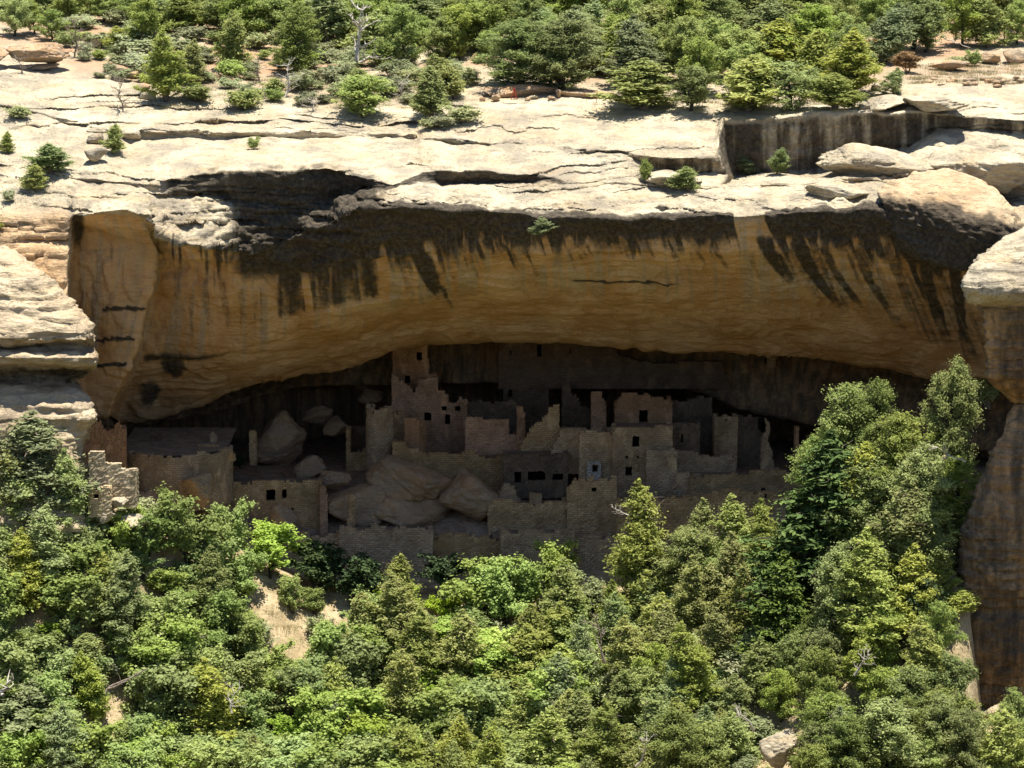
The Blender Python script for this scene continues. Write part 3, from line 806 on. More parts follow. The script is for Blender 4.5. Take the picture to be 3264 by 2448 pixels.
# ------------------------------------------------------------------ masonry
def inpoly(s, h, poly):
    r = np.zeros(s.shape, bool)
    n = len(poly)
    for i in range(n):
        x1, y1 = poly[i]; x2, y2 = poly[(i + 1) % n]
        if y1 == y2: continue
        c = ((y1 > h) != (y2 > h)) & (s < (x2 - x1) * (h - y1) / (y2 - y1) + x1)
        r ^= c
    return r


class MeshBuf:
    def __init__(s): s.v, s.f, s.uv, s.n = [], [], [], 0

    def add(s, v, f, uv):
        s.v.append(np.asarray(v, float)); s.f.append(np.asarray(f, int) + s.n); s.uv.append(np.asarray(uv, float)); s.n += len(v)

    def build(s, name, mat, parent, origin):
        v = np.concatenate(s.v) - np.asarray(origin)[None]
        return add_obj(name, mesh_np(name, v, np.concatenate(s.f), mat, False, uv=np.concatenate(s.uv).reshape(-1, 2)), parent)


def cells(buf, poly, holes, fmap, thick, cell=0.2, jit=0.025, seed=0):
    P = np.array(poly)
    s0, h0 = P.min(0); s1, h1 = P.max(0)
    ns = max(1, int(round((s1 - s0) / cell))); nh = max(1, int(round((h1 - h0) / cell)))
    es = np.linspace(s0, s1, ns + 1); eh = np.linspace(h0, h1, nh + 1)
    cs, ch = np.meshgrid((es[:-1] + es[1:]) / 2, (eh[:-1] + eh[1:]) / 2, indexing='ij')
    occ = inpoly(cs, ch, poly)
    for a, b_, c, d_ in holes:
        occ &= ~((cs > a) & (cs < b_) & (ch > c) & (ch < d_))
    rng = np.random.default_rng(seed + 7)
    run = 1.6 * fbm(np.arange(ns) * cell * 0.9, np.full(ns, seed * 3.7), np.zeros(ns), 3, 17) + 0.5   # crumbled tops
    ncut = np.clip(np.round(run + rng.normal(0, 0.08, ns)), 0, 3).astype(int)
    for it in range(3):
        ab = np.zeros_like(occ); ab[:, :-1] = occ[:, 1:]
        lone = occ & ~ab & (ch > P[:, 1].mean())
        occ &= ~(lone & (ncut > it)[:, None])
    js = rng.normal(0, jit, (ns + 1, nh + 1)); jh = rng.normal(0, jit, (ns + 1, nh + 1)); jt = rng.normal(0, jit, (ns + 1, nh + 1))
    ES, EH = np.meshgrid(es, eh, indexing='ij')
    v0 = fmap(ES + js, EH + jh, jt); v1 = fmap(ES + js, EH + jh, jt + thick)
    idx = np.arange((ns + 1) * (nh + 1)).reshape(ns + 1, nh + 1); nv = idx.size
    V = np.concatenate([v0.reshape(-1, 3), v1.reshape(-1, 3)])
    sv = np.concatenate([ES.ravel(), ES.ravel()]); hv_ = np.concatenate([EH.ravel(), EH.ravel()]); tv = np.concatenate([0 * ES.ravel(), 0 * ES.ravel() + thick])
    F_ = []
    UV = []

    def quad(a, b_, c, d_, m, side):
        q = np.stack([a[m], b_[m], c[m], d_[m]], -1)
        if not len(q): return
        F_.append(q)
        if side == 'f': UV.append(np.stack([sv[q], hv_[q]], -1))
        elif side == 's': UV.append(np.stack([tv[q], hv_[q]], -1))
        else: UV.append(np.stack([sv[q], tv[q]], -1))
    A = idx[:-1, :-1]; B = idx[1:, :-1]; C = idx[1:, 1:]; D = idx[:-1, 1:]
    quad(A, B, C, D, occ, 'f')
    quad(B + nv, A + nv, D + nv, C + nv, occ, 'f')
    pad = np.pad(occ, 1)
    quad(D, C, C + nv, D + nv, occ & ~pad[1:-1, 2:], 't')
    quad(B, A, A + nv, B + nv, occ & ~pad[1:-1, :-2], 't')
    quad(A, D, D + nv, A + nv, occ & ~pad[:-2, 1:-1], 's')
    quad(C, B, B + nv, C + nv, occ & ~pad[2:, 1:-1], 's')
    if F_:
        buf.add(V, np.concatenate(F_), np.concatenate(UV))


def flat_wall_frame(px, Y, yaw):
    P0 = at(px, 1400, Y)[:2]
    dv = np.array([math.cos(yaw), math.sin(yaw)]); nv = np.array([math.sin(yaw), -math.cos(yaw)])

    def to_sh(q):
        d = ray(q[0], q[1])
        t = (P0 @ nv) / (d[:2] @ nv)
        p3 = d * t
        return (float((p3[:2] - P0) @ dv), float(p3[2]))

    def fmap(s, h, t):
        xy = P0[None, :] + np.stack([s.ravel(), s.ravel()], -1) * dv - np.stack([(t + 0 * s).ravel()] * 2, -1) * nv
        return np.concatenate([xy, (h + 0 * s).reshape(-1, 1)], 1).reshape(s.shape + (3,))
    return P0, dv, nv, to_sh, fmap


def box_faces(c):
    """c: 8 corners, bottom four then top four"""
    return [[0, 1, 5, 4], [1, 2, 6, 5], [2, 3, 7, 6], [3, 0, 4, 7], [4, 5, 6, 7], [3, 2, 1, 0]]


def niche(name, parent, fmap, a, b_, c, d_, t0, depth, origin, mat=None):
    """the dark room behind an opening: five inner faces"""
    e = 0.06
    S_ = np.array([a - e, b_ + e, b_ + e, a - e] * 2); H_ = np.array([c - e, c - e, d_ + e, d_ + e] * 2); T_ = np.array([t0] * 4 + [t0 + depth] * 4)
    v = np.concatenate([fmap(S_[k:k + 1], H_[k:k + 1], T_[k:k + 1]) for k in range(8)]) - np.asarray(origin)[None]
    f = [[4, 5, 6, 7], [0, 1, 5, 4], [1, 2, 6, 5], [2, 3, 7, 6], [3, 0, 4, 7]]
    return add_obj(name, mesh_np(name, v, f, mat or M_SOOTSHADE, False), parent)


def ruin(name, label, cat, Y, poly, wins=(), yaw=0.0, D=2.5, mat=None, drop=1.6, roof=True, thick=0.4, cell=0.2, group=None, sides=(True, True), seed=1):
    """masonry room: front wall outlined in pixels, returns going back, packed earth fill between them, openings"""
    mat = mat or M_MASON
    pxm = sum(q[0] for q in poly) / len(poly)
    P0, dv, nv, to_sh, fmap = flat_wall_frame(pxm, Y, yaw)
    sh = [to_sh(q) for q in poly]
    hb_ = min(h for s, h in sh)
    s0, s1 = min(s for s, h in sh), max(s for s, h in sh)
    sh = [(s, h - drop if h - hb_ < 0.25 else h) for s, h in sh]
    root = thing(name, label, cat, (P0[0], P0[1], hb_), group)
    org = (P0[0], P0[1], hb_)
    holes = []
    for w in wins:
        a, d_ = to_sh((w[0], w[1])); b_, c = to_sh((w[2], w[3]))
        holes.append((a, b_, c, d_))
    buf = MeshBuf()
    cells(buf, sh, holes, fmap, thick, cell, seed=seed)
    P = np.array(sh)

    def top_at(s):
        hh = np.linspace(P[:, 1].min(), P[:, 1].max(), 160)
        ok = inpoly(np.full(hh.shape, s), hh, sh)
        return hh[ok].max() if ok.any() else P[:, 1].min() + 0.5
    tops = [top_at(s) for s in np.linspace(s0 + 0.15, s1 - 0.15, 12)]
    if D > 0:
        for k, (sx_, on) in enumerate(((s0, sides[0]), (s1 - thick, sides[1]))):
            if not on: continue
            ht = top_at(sx_ + thick / 2)
            fm = lambda s, h, t, sx_=sx_: fmap(sx_ + t + 0 * s, h, thick + s)
            tp_ = [(0.0, P[:, 1].min()), (D, P[:, 1].min()), (D, ht - 0.5), (D * 0.6, ht - 0.15), (D * 0.5, ht - 0.4), (0.0, ht)]
            cells(buf, tp_, [], fm, thick, cell * 1.2, seed=seed + 3 + k)
    buf.build('wall', mat, root, org)
    if roof and D > 0:
        zr = min(tops) - 0.35
        e = thick * 0.5
        S_ = np.array([s0 + e, s1 - e, s1 - e, s0 + e] * 2); T_ = np.array([thick * 0.6, thick * 0.6, thick + D, thick + D] * 2)
        H_ = np.array([zr - 0.3] * 4 + [zr] * 4)
        v = np.concatenate([fmap(S_[k:k + 1], H_[k:k + 1], T_[k:k + 1]) for k in range(8)]) - np.array(org)[None]
        add_obj('floor_fill', mesh_np('floor_fill', v, box_faces(None), M_ROOF, False), root)
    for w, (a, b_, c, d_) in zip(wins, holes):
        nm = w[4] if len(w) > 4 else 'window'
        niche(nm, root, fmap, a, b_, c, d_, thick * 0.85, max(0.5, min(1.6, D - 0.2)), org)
    return root


def round_wall(name, label, cat, px0, px1, Y, top, bot, arc=(-100, 100), holes=(), mat=None, thick=0.4, cell=0.17, taper=0.0, seed=2, top_var=0.25, fill=None, drop=1.0):
    """curved wall whose silhouette spans px0..px1; top and bot in pixels at its front"""
    mat = mat or M_MASON
    pc = (px0 + px1) / 2
    a = at(px0, (top + bot) / 2, Y); b_ = at(px1, (top + bot) / 2, Y)
    Rr = (b_[0] - a[0]) / 2
    cx, cy = (a[0] + b_[0]) / 2, Y
    zt = at(pc, top, Y - Rr)[2]; zb = at(pc, bot, Y - Rr)[2] - drop
    root = thing(name, label, cat, (cx, cy, zb))
    org = (cx, cy, zb)

    def fmap(s, h, t):
        ph = s / Rr
        r = Rr * (1 + taper * (1 - (h - zb) / (zt - zb))) - t
        return np.stack([cx + r * np.sin(ph), cy - r * np.cos(ph), h + 0 * s], -1)
    s0, s1 = math.radians(arc[0]) * Rr, math.radians(arc[1]) * Rr
    rng = random.Random(seed)
    poly = [(s0, zb), (s1, zb)]
    k = 14
    for i in range(k + 1):
        s = s1 + (s0 - s1) * i / k
        hh = zt - rng.random() * top_var
        poly.append((s, hh))
        if i < k: poly.append((s + (s0 - s1) / k * 0.98, hh))
    hl = []
    for w in holes:
        def conv(px, py):
            xx = at(px, py, Y - Rr * 0.95)
            return math.asin(max(-1, min(1, (xx[0] - cx) / Rr))) * Rr, xx[2]
        x1, d_ = conv(w[0], w[1]); x2, c = conv(w[2], w[3])
        hl.append((x1, x2, c, d_))
    buf = MeshBuf()
    cells(buf, poly, hl, fmap, thick, cell, seed=seed)
    buf.build('wall', mat, root, org)
    for (a_, b2, c, d_) in hl:
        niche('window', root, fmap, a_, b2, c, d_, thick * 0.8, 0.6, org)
    if fill is not None:
        zf = zt - fill
        n = 40
        v = [(0, 0, zf - zb)] + [((Rr - thick * 0.5) * math.sin(q), -(Rr - thick * 0.5) * math.cos(q), zf - zb) for q in np.linspace(0, 2 * math.pi, n + 1)[:-1]]
        if 'kiva' in name:                                                # the fill runs back into the shelter
            v = [(0, 0, zf - zb)] + [(q[0], q[1] if q[1] < 0.3 else 7.5, q[2]) for q in v[1:]]
        f = [[0, 1 + i, 1 + (i + 1) % n] for i in range(n)]
        add_obj('floor_fill', mesh_np('floor_fill', v, f, M_ROOF, False), root)
    return root


# square tower, four storeys, set into the ceiling
ruin('square_tower', 'four storey square tower rising into the alcove ceiling beside the round tower', 'tower', 263.0,
     [(1250, 1420), (1250, 1192), (1266, 1192), (1273, 1208), (1288, 1210), (1288, 1221), (1304, 1222), (1304, 1232), (1313, 1234), (1313, 1248), (1326, 1248), (1330, 1202), (1362, 1200), (1397, 1197),
      (1397, 1240), (1415, 1240), (1416, 1257), (1427, 1258), (1429, 1282), (1458, 1282), (1460, 1269), (1472, 1269), (1474, 1274), (1489, 1274), (1489, 1420)],
     [(1354, 1315, 1375, 1345), (1408, 1297, 1424, 1311), (1451, 1296, 1467, 1310), (1418, 1319, 1437, 1351)], 0.0, 2.2, M_MASONRED, 2.0, False, cell=0.16, seed=11)
ruin('tower_top', 'top storey of the square tower touching the ceiling, with one tall window', 'tower top', 265.3,
     [(1252, 1260), (1252, 1085), (1361, 1085), (1361, 1138), (1369, 1139), (1369, 1190), (1390, 1192), (1390, 1260)],
     [(1331, 1122, 1348, 1151), (1290, 1198, 1307, 1222)], 0.0, 2.5, M_MASONRED, 0.5, False, cell=0.16, seed=12)
round_wall('round_tower', 'round masonry tower standing on the slanting slab', 'tower', 1168, 1252, 258.0, 1296, 1470, (-150, 150), [(1186, 1306, 1195, 1317)], M_MASON, taper=0.08, seed=5, fill=0.5, drop=1.2)
ruin('masonry_wall', 'stepped wall joining the round tower to the square tower', 'wall', 259.5,
     [(1246, 1425), (1246, 1302), (1262, 1304), (1262, 1312), (1284, 1314), (1284, 1425)], (), 0.15, 1.5, M_MASON, 1, False, seed=13)
ruin('masonry_wall', 'freestanding wall stub below the left window of the square tower', 'wall', 257.5,
     [(1290, 1440), (1290, 1334), (1312, 1334), (1335, 1340), (1335, 1440)], (), -0.35, 1.2, M_MASONRED, 1, False, sides=(False, True), seed=14)
ruin('roofless_room', 'small roofless room with an open front just left of the round tower', 'ruined room', 260.0,
     [(1104, 1510), (1104, 1366), (1116, 1362), (1116, 1436), (1168, 1432), (1168, 1510)], (), 0.0, 2.5, M_MASON, 1, False, seed=15)
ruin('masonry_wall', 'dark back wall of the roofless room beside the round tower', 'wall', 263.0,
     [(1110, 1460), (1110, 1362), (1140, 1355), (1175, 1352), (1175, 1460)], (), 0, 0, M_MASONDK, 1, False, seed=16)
ruin('terrace_wall', 'long terrace wall with a dipping top that runs above the slanting slab', 'wall', 256.0,
     [(1252, 1470), (1252, 1409), (1290, 1410), (1300, 1420), (1333, 1421), (1345, 1432), (1362, 1441), (1467, 1443), (1475, 1436), (1500, 1434), (1521, 1443), (1546, 1452), (1603, 1458), (1603, 1560), (1440, 1560), (1340, 1530)],
     (), 0.05, 3.0, M_MASON, 0.6, True, seed=17)
ruin('ruined_room', 'rectangular low room right of the square tower, in front of a taller back wall', 'ruined room', 259.0,
     [(1483, 1440), (1483, 1331), (1530, 1333), (1580, 1331), (1622, 1332), (1622, 1385), (1650, 1385), (1650, 1440)], (), 0.0, 2.5, M_MASONRED, 1, False, seed=18)
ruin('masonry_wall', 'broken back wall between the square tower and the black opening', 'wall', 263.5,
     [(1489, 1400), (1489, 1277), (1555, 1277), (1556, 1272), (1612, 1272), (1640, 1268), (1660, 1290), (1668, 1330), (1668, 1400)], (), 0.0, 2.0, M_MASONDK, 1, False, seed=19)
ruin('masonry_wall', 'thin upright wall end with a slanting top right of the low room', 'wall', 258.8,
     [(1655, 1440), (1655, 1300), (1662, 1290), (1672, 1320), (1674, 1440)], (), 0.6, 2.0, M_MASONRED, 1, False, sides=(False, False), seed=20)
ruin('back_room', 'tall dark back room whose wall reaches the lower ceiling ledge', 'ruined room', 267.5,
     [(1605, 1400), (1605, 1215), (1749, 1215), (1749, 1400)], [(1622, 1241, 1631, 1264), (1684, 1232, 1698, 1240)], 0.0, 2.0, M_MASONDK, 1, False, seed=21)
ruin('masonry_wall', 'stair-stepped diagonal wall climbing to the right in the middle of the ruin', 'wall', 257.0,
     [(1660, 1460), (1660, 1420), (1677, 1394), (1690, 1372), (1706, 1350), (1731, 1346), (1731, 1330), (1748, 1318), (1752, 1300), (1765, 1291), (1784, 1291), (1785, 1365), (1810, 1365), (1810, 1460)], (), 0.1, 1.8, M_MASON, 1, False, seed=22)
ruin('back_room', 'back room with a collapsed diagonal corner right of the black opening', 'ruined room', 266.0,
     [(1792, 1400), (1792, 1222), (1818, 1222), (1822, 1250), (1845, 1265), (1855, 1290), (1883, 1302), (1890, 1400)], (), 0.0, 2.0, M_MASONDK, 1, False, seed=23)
# kiva with dark openings in the middle
ruin('kiva', 'sunken kiva front with three black openings between masonry piers', 'kiva', 254.0,
     [(1604, 1560), (1604, 1440), (1700, 1446), (1810, 1442), (1810, 1560)],
     [(1639, 1505, 1664, 1537, 'recess'), (1684, 1504, 1740, 1535, 'recess'), (1760, 1512, 1793, 1535, 'recess')], 0.0, 2.6, M_MASONDK, 0.8, True, seed=24)
ruin('masonry_block', 'small pale block standing in front of the three black kiva openings', 'wall', 250.5,
     [(1688, 1600), (1688, 1568), (1727, 1568), (1727, 1600)], (), 0.0, 0.6, M_MASON, 0.6, True, seed=25)
ruin('masonry_wall', 'low broken kiva wall edge left of the small pale block', 'wall', 250.8,
     [(1560, 1620), (1604, 1545), (1640, 1548), (1645, 1575), (1660, 1600), (1660, 1620)], (), 0.3, 0.8, M_MASON, 1, False, seed=26)
# big right hand block
ruin('room_block', 'wide masonry block with a few pale stones left of the two storey rooms', 'room block', 255.5,
     [(1735, 1470), (1760, 1430), (1790, 1362), (1805, 1358), (1866, 1358), (1870, 1364), (1952, 1372), (1952, 1475)], (), 0.0, 3.0, M_MASON, 1, True, seed=27)
ruin('room_block', 'narrow masonry block between the wide block and the two storey rooms', 'room block', 253.8,
     [(1847, 1525), (1847, 1374), (1900, 1372), (1952, 1376), (1952, 1525)], [(1887, 1481, 1905, 1504)], 0.0, 1.8, M_MASON, 1, True, seed=28)
pw = ruin('plastered_wall', 'patch of white plastered wall round a small black window', 'wall', 253.3,
          [(1872, 1530), (1872, 1474), (1884, 1471), (1912, 1471), (1916, 1480), (1916, 1530)], [(1887, 1481, 1905, 1504)], 0.0, 0.3, M_PLASTER, 0.4, False, thick=0.25, cell=0.14, sides=(False, False), seed=29)
ruin('two_storey_house', 'two storey masonry house with two black windows one above the other', 'house', 253.0,
     [(1952, 1600), (1952, 1370), (1958, 1358), (1985, 1356), (2040, 1357), (2100, 1358), (2144, 1356), (2144, 1440), (2062, 1440), (2062, 1600)],
     [(2019, 1389, 2036, 1422), (1997, 1489, 2015, 1519), (1997, 1455, 2004, 1460), (2032, 1455, 2038, 1460)], 0.0, 3.0, M_MASON, 1, True, seed=30)
ruin('masonry_buttress', 'broad lower block stepping out below the right side of the two storey house', 'wall', 251.6,
     [(2060, 1620), (2060, 1431), (2100, 1429), (2156, 1432), (2158, 1498), (2200, 1502), (2235, 1515), (2255, 1530), (2262, 1620)], (), 0.0, 2.0, M_MASON, 1, True, seed=31)
ruin('small_tower', 'short square tower with a notched top and one tiny window, nearest the trees', 'tower', 248.5,
     [(1807, 1720), (1812, 1560), (1822, 1545), (1826, 1530), (1840, 1528), (1840, 1522), (1865, 1522), (1865, 1528), (1872, 1528), (1872, 1521), (1895, 1521), (1895, 1528), (1905, 1528), (1905, 1521), (1935, 1520), (1935, 1526), (1945, 1526), (1945, 1519), (1964, 1519), (1964, 1720)],
     [(1888, 1553, 1899, 1571)], 0.0, 2.5, M_MASON, 1.5, True, seed=32)
# upper rear houses
ruin('rear_house', 'rear house with a rounded wall top and a black doorway, under the lower ceiling ledge', 'house', 261.0,
     [(1960, 1400), (1960, 1302), (1966, 1300), (1968, 1270), (1976, 1268), (1978, 1256), (2000, 1253), (2060, 1256), (2110, 1260), (2138, 1272), (2142, 1280), (2142, 1400)],
     [(2037, 1307, 2063, 1346, 'doorway')], 0.0, 3.5, M_MASONRED, 1, False, seed=33)
ruin('masonry_pier', 'tall narrow masonry pier left of the rear house', 'wall', 261.5,
     [(1885, 1400), (1885, 1250), (1920, 1250), (1922, 1268), (1930, 1290), (1932, 1400)], (), 0.0, 1.5, M_MASONRED, 1, False, seed=34)
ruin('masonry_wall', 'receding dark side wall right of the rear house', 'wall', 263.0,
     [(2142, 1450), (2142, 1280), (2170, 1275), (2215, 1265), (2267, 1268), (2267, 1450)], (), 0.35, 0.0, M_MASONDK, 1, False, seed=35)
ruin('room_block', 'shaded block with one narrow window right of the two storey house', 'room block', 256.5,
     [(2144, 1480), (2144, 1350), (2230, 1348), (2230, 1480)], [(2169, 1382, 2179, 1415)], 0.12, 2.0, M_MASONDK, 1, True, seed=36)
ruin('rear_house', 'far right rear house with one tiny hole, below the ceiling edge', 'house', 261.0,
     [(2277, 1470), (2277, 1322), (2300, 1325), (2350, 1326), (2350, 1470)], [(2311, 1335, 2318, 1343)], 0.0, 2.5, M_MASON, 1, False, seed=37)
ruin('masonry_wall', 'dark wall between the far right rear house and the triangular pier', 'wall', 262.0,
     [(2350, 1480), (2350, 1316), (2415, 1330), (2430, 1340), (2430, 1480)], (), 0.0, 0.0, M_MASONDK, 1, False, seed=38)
ruin('masonry_pier', 'triangular leaning pier with a window in its head, far right of the ruin', 'wall', 256.5,
     [(2426, 1520), (2428, 1400), (2432, 1372), (2428, 1345), (2446, 1336), (2452, 1345), (2452, 1385), (2446, 1400), (2462, 1440), (2468, 1490), (2482, 1495), (2482, 1520)], [(2430, 1348, 2443, 1377)], 0.1, 2.0, M_MASON, 1, False, sides=(False, True), cell=0.15, seed=39)
ruin('masonry_pier', 'slim upright wall end beside the junipers at the right end of the ruin', 'wall', 258.5,
     [(2536, 1480), (2536, 1352), (2548, 1356), (2550, 1480)], (), 0.3, 1.5, M_MASONRED, 1, False, sides=(False, False), seed=40)
ruin('terrace_wall', 'low terrace wall right of the lower block, under the far right rear house', 'wall', 254.5,
     [(2156, 1540), (2156, 1440), (2200, 1438), (2240, 1452), (2300, 1450), (2330, 1446), (2345, 1470), (2345, 1540)], (), 0.05, 2.5, M_MASON, 1, True, seed=41)
ruin('terrace_wall', 'long lower terrace wall above the juniper tops at right', 'wall', 250.0,
     [(2200, 1640), (2200, 1520), (2290, 1515), (2420, 1500), (2560, 1505), (2640, 1510), (2640, 1640)], (), 0.0, 3.0, M_MASON, 1, True, seed=42)
ruin('terrace_wall', 'front retaining wall behind the pointed juniper tops at right', 'wall', 246.5,
     [(1965, 1760), (1965, 1596), (2080, 1590), (2200, 1575), (2330, 1560), (2480, 1568), (2600, 1560), (2600, 1760)], [(2434, 1572, 2442, 1590)], 0.0, 3.0, M_MASON, 1, True, seed=43)
# left ruins
round_wall('round_kiva', 'broad round kiva wall with a flat rim at the left of the alcove', 'kiva', 385, 742, 248.0, 1446, 1560, (-96, 96), (), M_MASON, thick=0.5, cell=0.2, seed=6, fill=0.25, top_var=0.38, drop=2.0)
ruin('masonry_wall', 'low dark back wall with a broken top standing on the round kiva terrace', 'wall', 252.5, [(405, 1440), (405, 1392), (430, 1390), (432, 1376), (442, 1376), (444, 1398), (520, 1402), (560, 1396), (600, 1404), (640, 1400), (650, 1440)], (), 0.05, 0.6, M_MASONDK, 0.4, False, cell=0.15, seed=70)
ruin('masonry_wall', 'low rubble wall along the right side of the round kiva terrace', 'wall', 247.0, [(600, 1450), (604, 1424), (640, 1418), (690, 1424), (730, 1430), (738, 1450)], (), -0.3, 0.6, M_MASON, 0.4, False, cell=0.15, seed=71)
ruin('masonry_pier', 'low broken pier on the rim of the round kiva, left one', 'wall', 249.5, [(470, 1425), (470, 1378), (490, 1374), (512, 1380), (512, 1425)], (), 0, 0.6, M_MASONDK, 0.4, False, seed=44)
ruin('masonry_pier', 'stub of wall on the rim of the round kiva, right one', 'wall', 249.0, [(666, 1432), (670, 1382), (686, 1378), (690, 1400), (700, 1432)], (), 0, 0.6, M_MASON, 0.4, False, cell=0.14, seed=45)
ruin('masonry_pier', 'slender standing pier between the round kiva and the dome boulder', 'wall', 256.0, [(795, 1470), (795, 1376), (815, 1374), (817, 1470)], (), 0, 0.6, M_MASON, 0.4, False, cell=0.14, seed=46)
ruin('ruined_tower', 'ruined tower with a broken V shaped top beside the buttress', 'tower', 243.0,
     [(255, 1520), (255, 1368), (285, 1362), (300, 1345), (318, 1340), (330, 1366), (345, 1372), (362, 1366), (374, 1345), (384, 1347), (386, 1360), (400, 1362), (400, 1520)], (), 0.1, 2.0, M_MASONRED, 1.5, False, cell=0.16, seed=47)
ruin('masonry_wall', 'sunlit stepped wall of tan blocks below the ruined tower', 'wall', 230.2,
     [(285, 1560), (285, 1440), (333, 1441), (333, 1476), (386, 1478), (386, 1496), (430, 1498), (430, 1560)], (), 0.0, 1.8, M_MASONLIT, 1.5, True, cell=0.16, seed=48)
ruin('masonry_wall', 'lowest sunlit wall with a tiny doorway beside the big left juniper', 'wall', 228.8,
     [(282, 1610), (282, 1550), (315, 1549), (350, 1553), (352, 1610)], [(299, 1556, 315, 1586, 'doorway')], 0.0, 1.2, M_MASONLIT, 1.0, True, cell=0.14, seed=49)
ruin('room_block', 'lower left room block with one small square window', 'room block', 249.5,
     [(712, 1690), (712, 1534), (780, 1536), (835, 1535), (900, 1532), (1000, 1534), (1022, 1536), (1024, 1690)], [(919, 1620, 937, 1633), (846, 1563, 874, 1600, 'recess'), (902, 1560, 915, 1592, 'recess')], 0.0, 3.0, M_MASON, 1, True, seed=50)
ruin('masonry_pier', 'rough wall end at the right corner of the lower left room block', 'wall', 248.8,
     [(1022, 1690), (1022, 1546), (1036, 1544), (1044, 1580), (1044, 1690)], (), 0.5, 1.6, M_MASONRED, 1, False, sides=(False, False), cell=0.14, seed=51)
ruin('masonry_pier', 'white topped wall stub right of the lower left room block', 'wall', 248.0,
     [(1108, 1680), (1112, 1590), (1120, 1576), (1132, 1582), (1134, 1680)], (), 0.3, 1.2, M_MASON, 1, False, sides=(False, False), cell=0.14, seed=52)
rw = random.Random(5)


def ragged(x0, x1, y, bot, step=26, amp=9):
    out = [(x0, bot)]
    q = x0
    while q < x1:
        h_ = y + rw.uniform(-amp, amp) + 5 * math.sin(q * 0.02)
        out += [(q, h_), (min(x1, q + step * 0.98), h_)]
        q += step * rw.uniform(0.6, 1.4)
    return out + [(x1, bot)]


ruin('retaining_wall', 'leftmost low retaining wall at the foot of the ruin, half hidden by shaded oaks', 'wall', 246.6, ragged(860, 1090, 1700, 1860), (), 0.12, 2.5, M_MASON, 1.5, True, cell=0.17, seed=53)
ruin('retaining_wall', 'long retaining wall at the foot of the ruin, below the great slanting slab', 'wall', 245.6, ragged(1084, 1380, 1682, 1860), (), 0.03, 2.5, M_MASON, 1.5, True, cell=0.17, seed=54)
ruin('retaining_wall', 'retaining wall stepping back left of the shaded middle oak', 'wall', 246.4, ragged(1376, 1600, 1708, 1860), (), -0.06, 2.5, M_MASON, 1.5, True, cell=0.17, seed=58)
ruin('retaining_wall', 'retaining wall behind the two headed oak, below the short square tower', 'wall', 245.4, ragged(1596, 1830, 1694, 1860), (), 0.05, 2.5, M_MASON, 1.5, True, cell=0.17, seed=59)
ruin('retaining_wall', 'rightmost low retaining wall, reaching the slim pointed juniper', 'wall', 246.0, ragged(1826, 2040, 1712, 1860), (), -0.08, 2.5, M_MASON, 1.5, True, cell=0.17, seed=60)
ruin('terrace_wall', 'low broken terrace wall below the round kiva, left of the lower room block', 'wall', 246.5, ragged(505, 716, 1572, 1700, 30, 14), (), -0.1, 2.5, M_MASON, 1.5, True, cell=0.17, seed=61)
ruin('terrace_wall', 'short shaded terrace wall at the foot of the round kiva', 'wall', 243.2, ragged(400, 560, 1560, 1690, 24, 12), (), 0.1, 2.0, M_MASONRED, 1.5, True, cell=0.17, seed=62)
ruin('terrace_wall', 'terrace wall above the retaining wall, left of the short square tower', 'wall', 249.0,
     [(1555, 1720), (1555, 1610), (1575, 1592), (1640, 1596), (1700, 1600), (1806, 1594), (1806, 1720)], (), 0.0, 2.5, M_MASON, 1, True, seed=55)
ruin('ledge_wall', 'line of walls built on the upper ledge just under the ceiling edge', 'wall', 267.5,
     [(1590, 1232), (1590, 1065), (1900, 1080), (1960, 1090), (1968, 1128), (2010, 1135), (2040, 1152), (2140, 1160), (2180, 1150), (2300, 1152), (2330, 1232)],
     [(1711, 1098, 1728, 1140), (1625, 1118, 1629, 1124), (1816, 1110, 1823, 1117)], 0.0, 0.6, M_MASONBROWN, 0.2, False, seed=56)
ruin('ledge_wall', 'small pale block of masonry on the right part of the upper ledge', 'wall', 266.0,
     [(2446, 1165), (2446, 1126), (2472, 1127), (2472, 1165)], [(2455, 1127, 2466, 1133), (2441, 1148, 2448, 1160)], 0.0, 0.6, M_MASON, 0.2, False, cell=0.13, seed=57)


# ------------------------------------------------------------------ plants
def tubes(paths, sides=5):
    Vv, Ff, n = [], [], 0
    for pts, rad in paths:
        pts = np.asarray(pts, float); m = len(pts)
        tan = np.gradient(pts, axis=0); tan /= np.linalg.norm(tan, axis=1, keepdims=True) + 1e-9
        ref = np.where(np.abs(tan[:, 2:3]) > 0.9, np.array([[1.0, 0, 0]]), np.array([[0, 0, 1.0]]))
        a = np.cross(tan, ref); a /= np.linalg.norm(a, axis=1, keepdims=True) + 1e-9
        b_ = np.cross(tan, a)
        for k in range(sides):
            ph = 2 * math.pi * k / sides
            Vv.append(pts + (a * math.cos(ph) + b_ * math.sin(ph)) * np.asarray(rad)[:, None])
        base = n
        for k in range(sides):
            k2 = (k + 1) % sides
            i = np.arange(m - 1)
            Ff.append(np.stack([base + k * m + i, base + k * m + i + 1, base + k2 * m + i + 1, base + k2 * m + i], -1))
        n += m * sides
    return np.concatenate(Vv), np.concatenate(Ff)


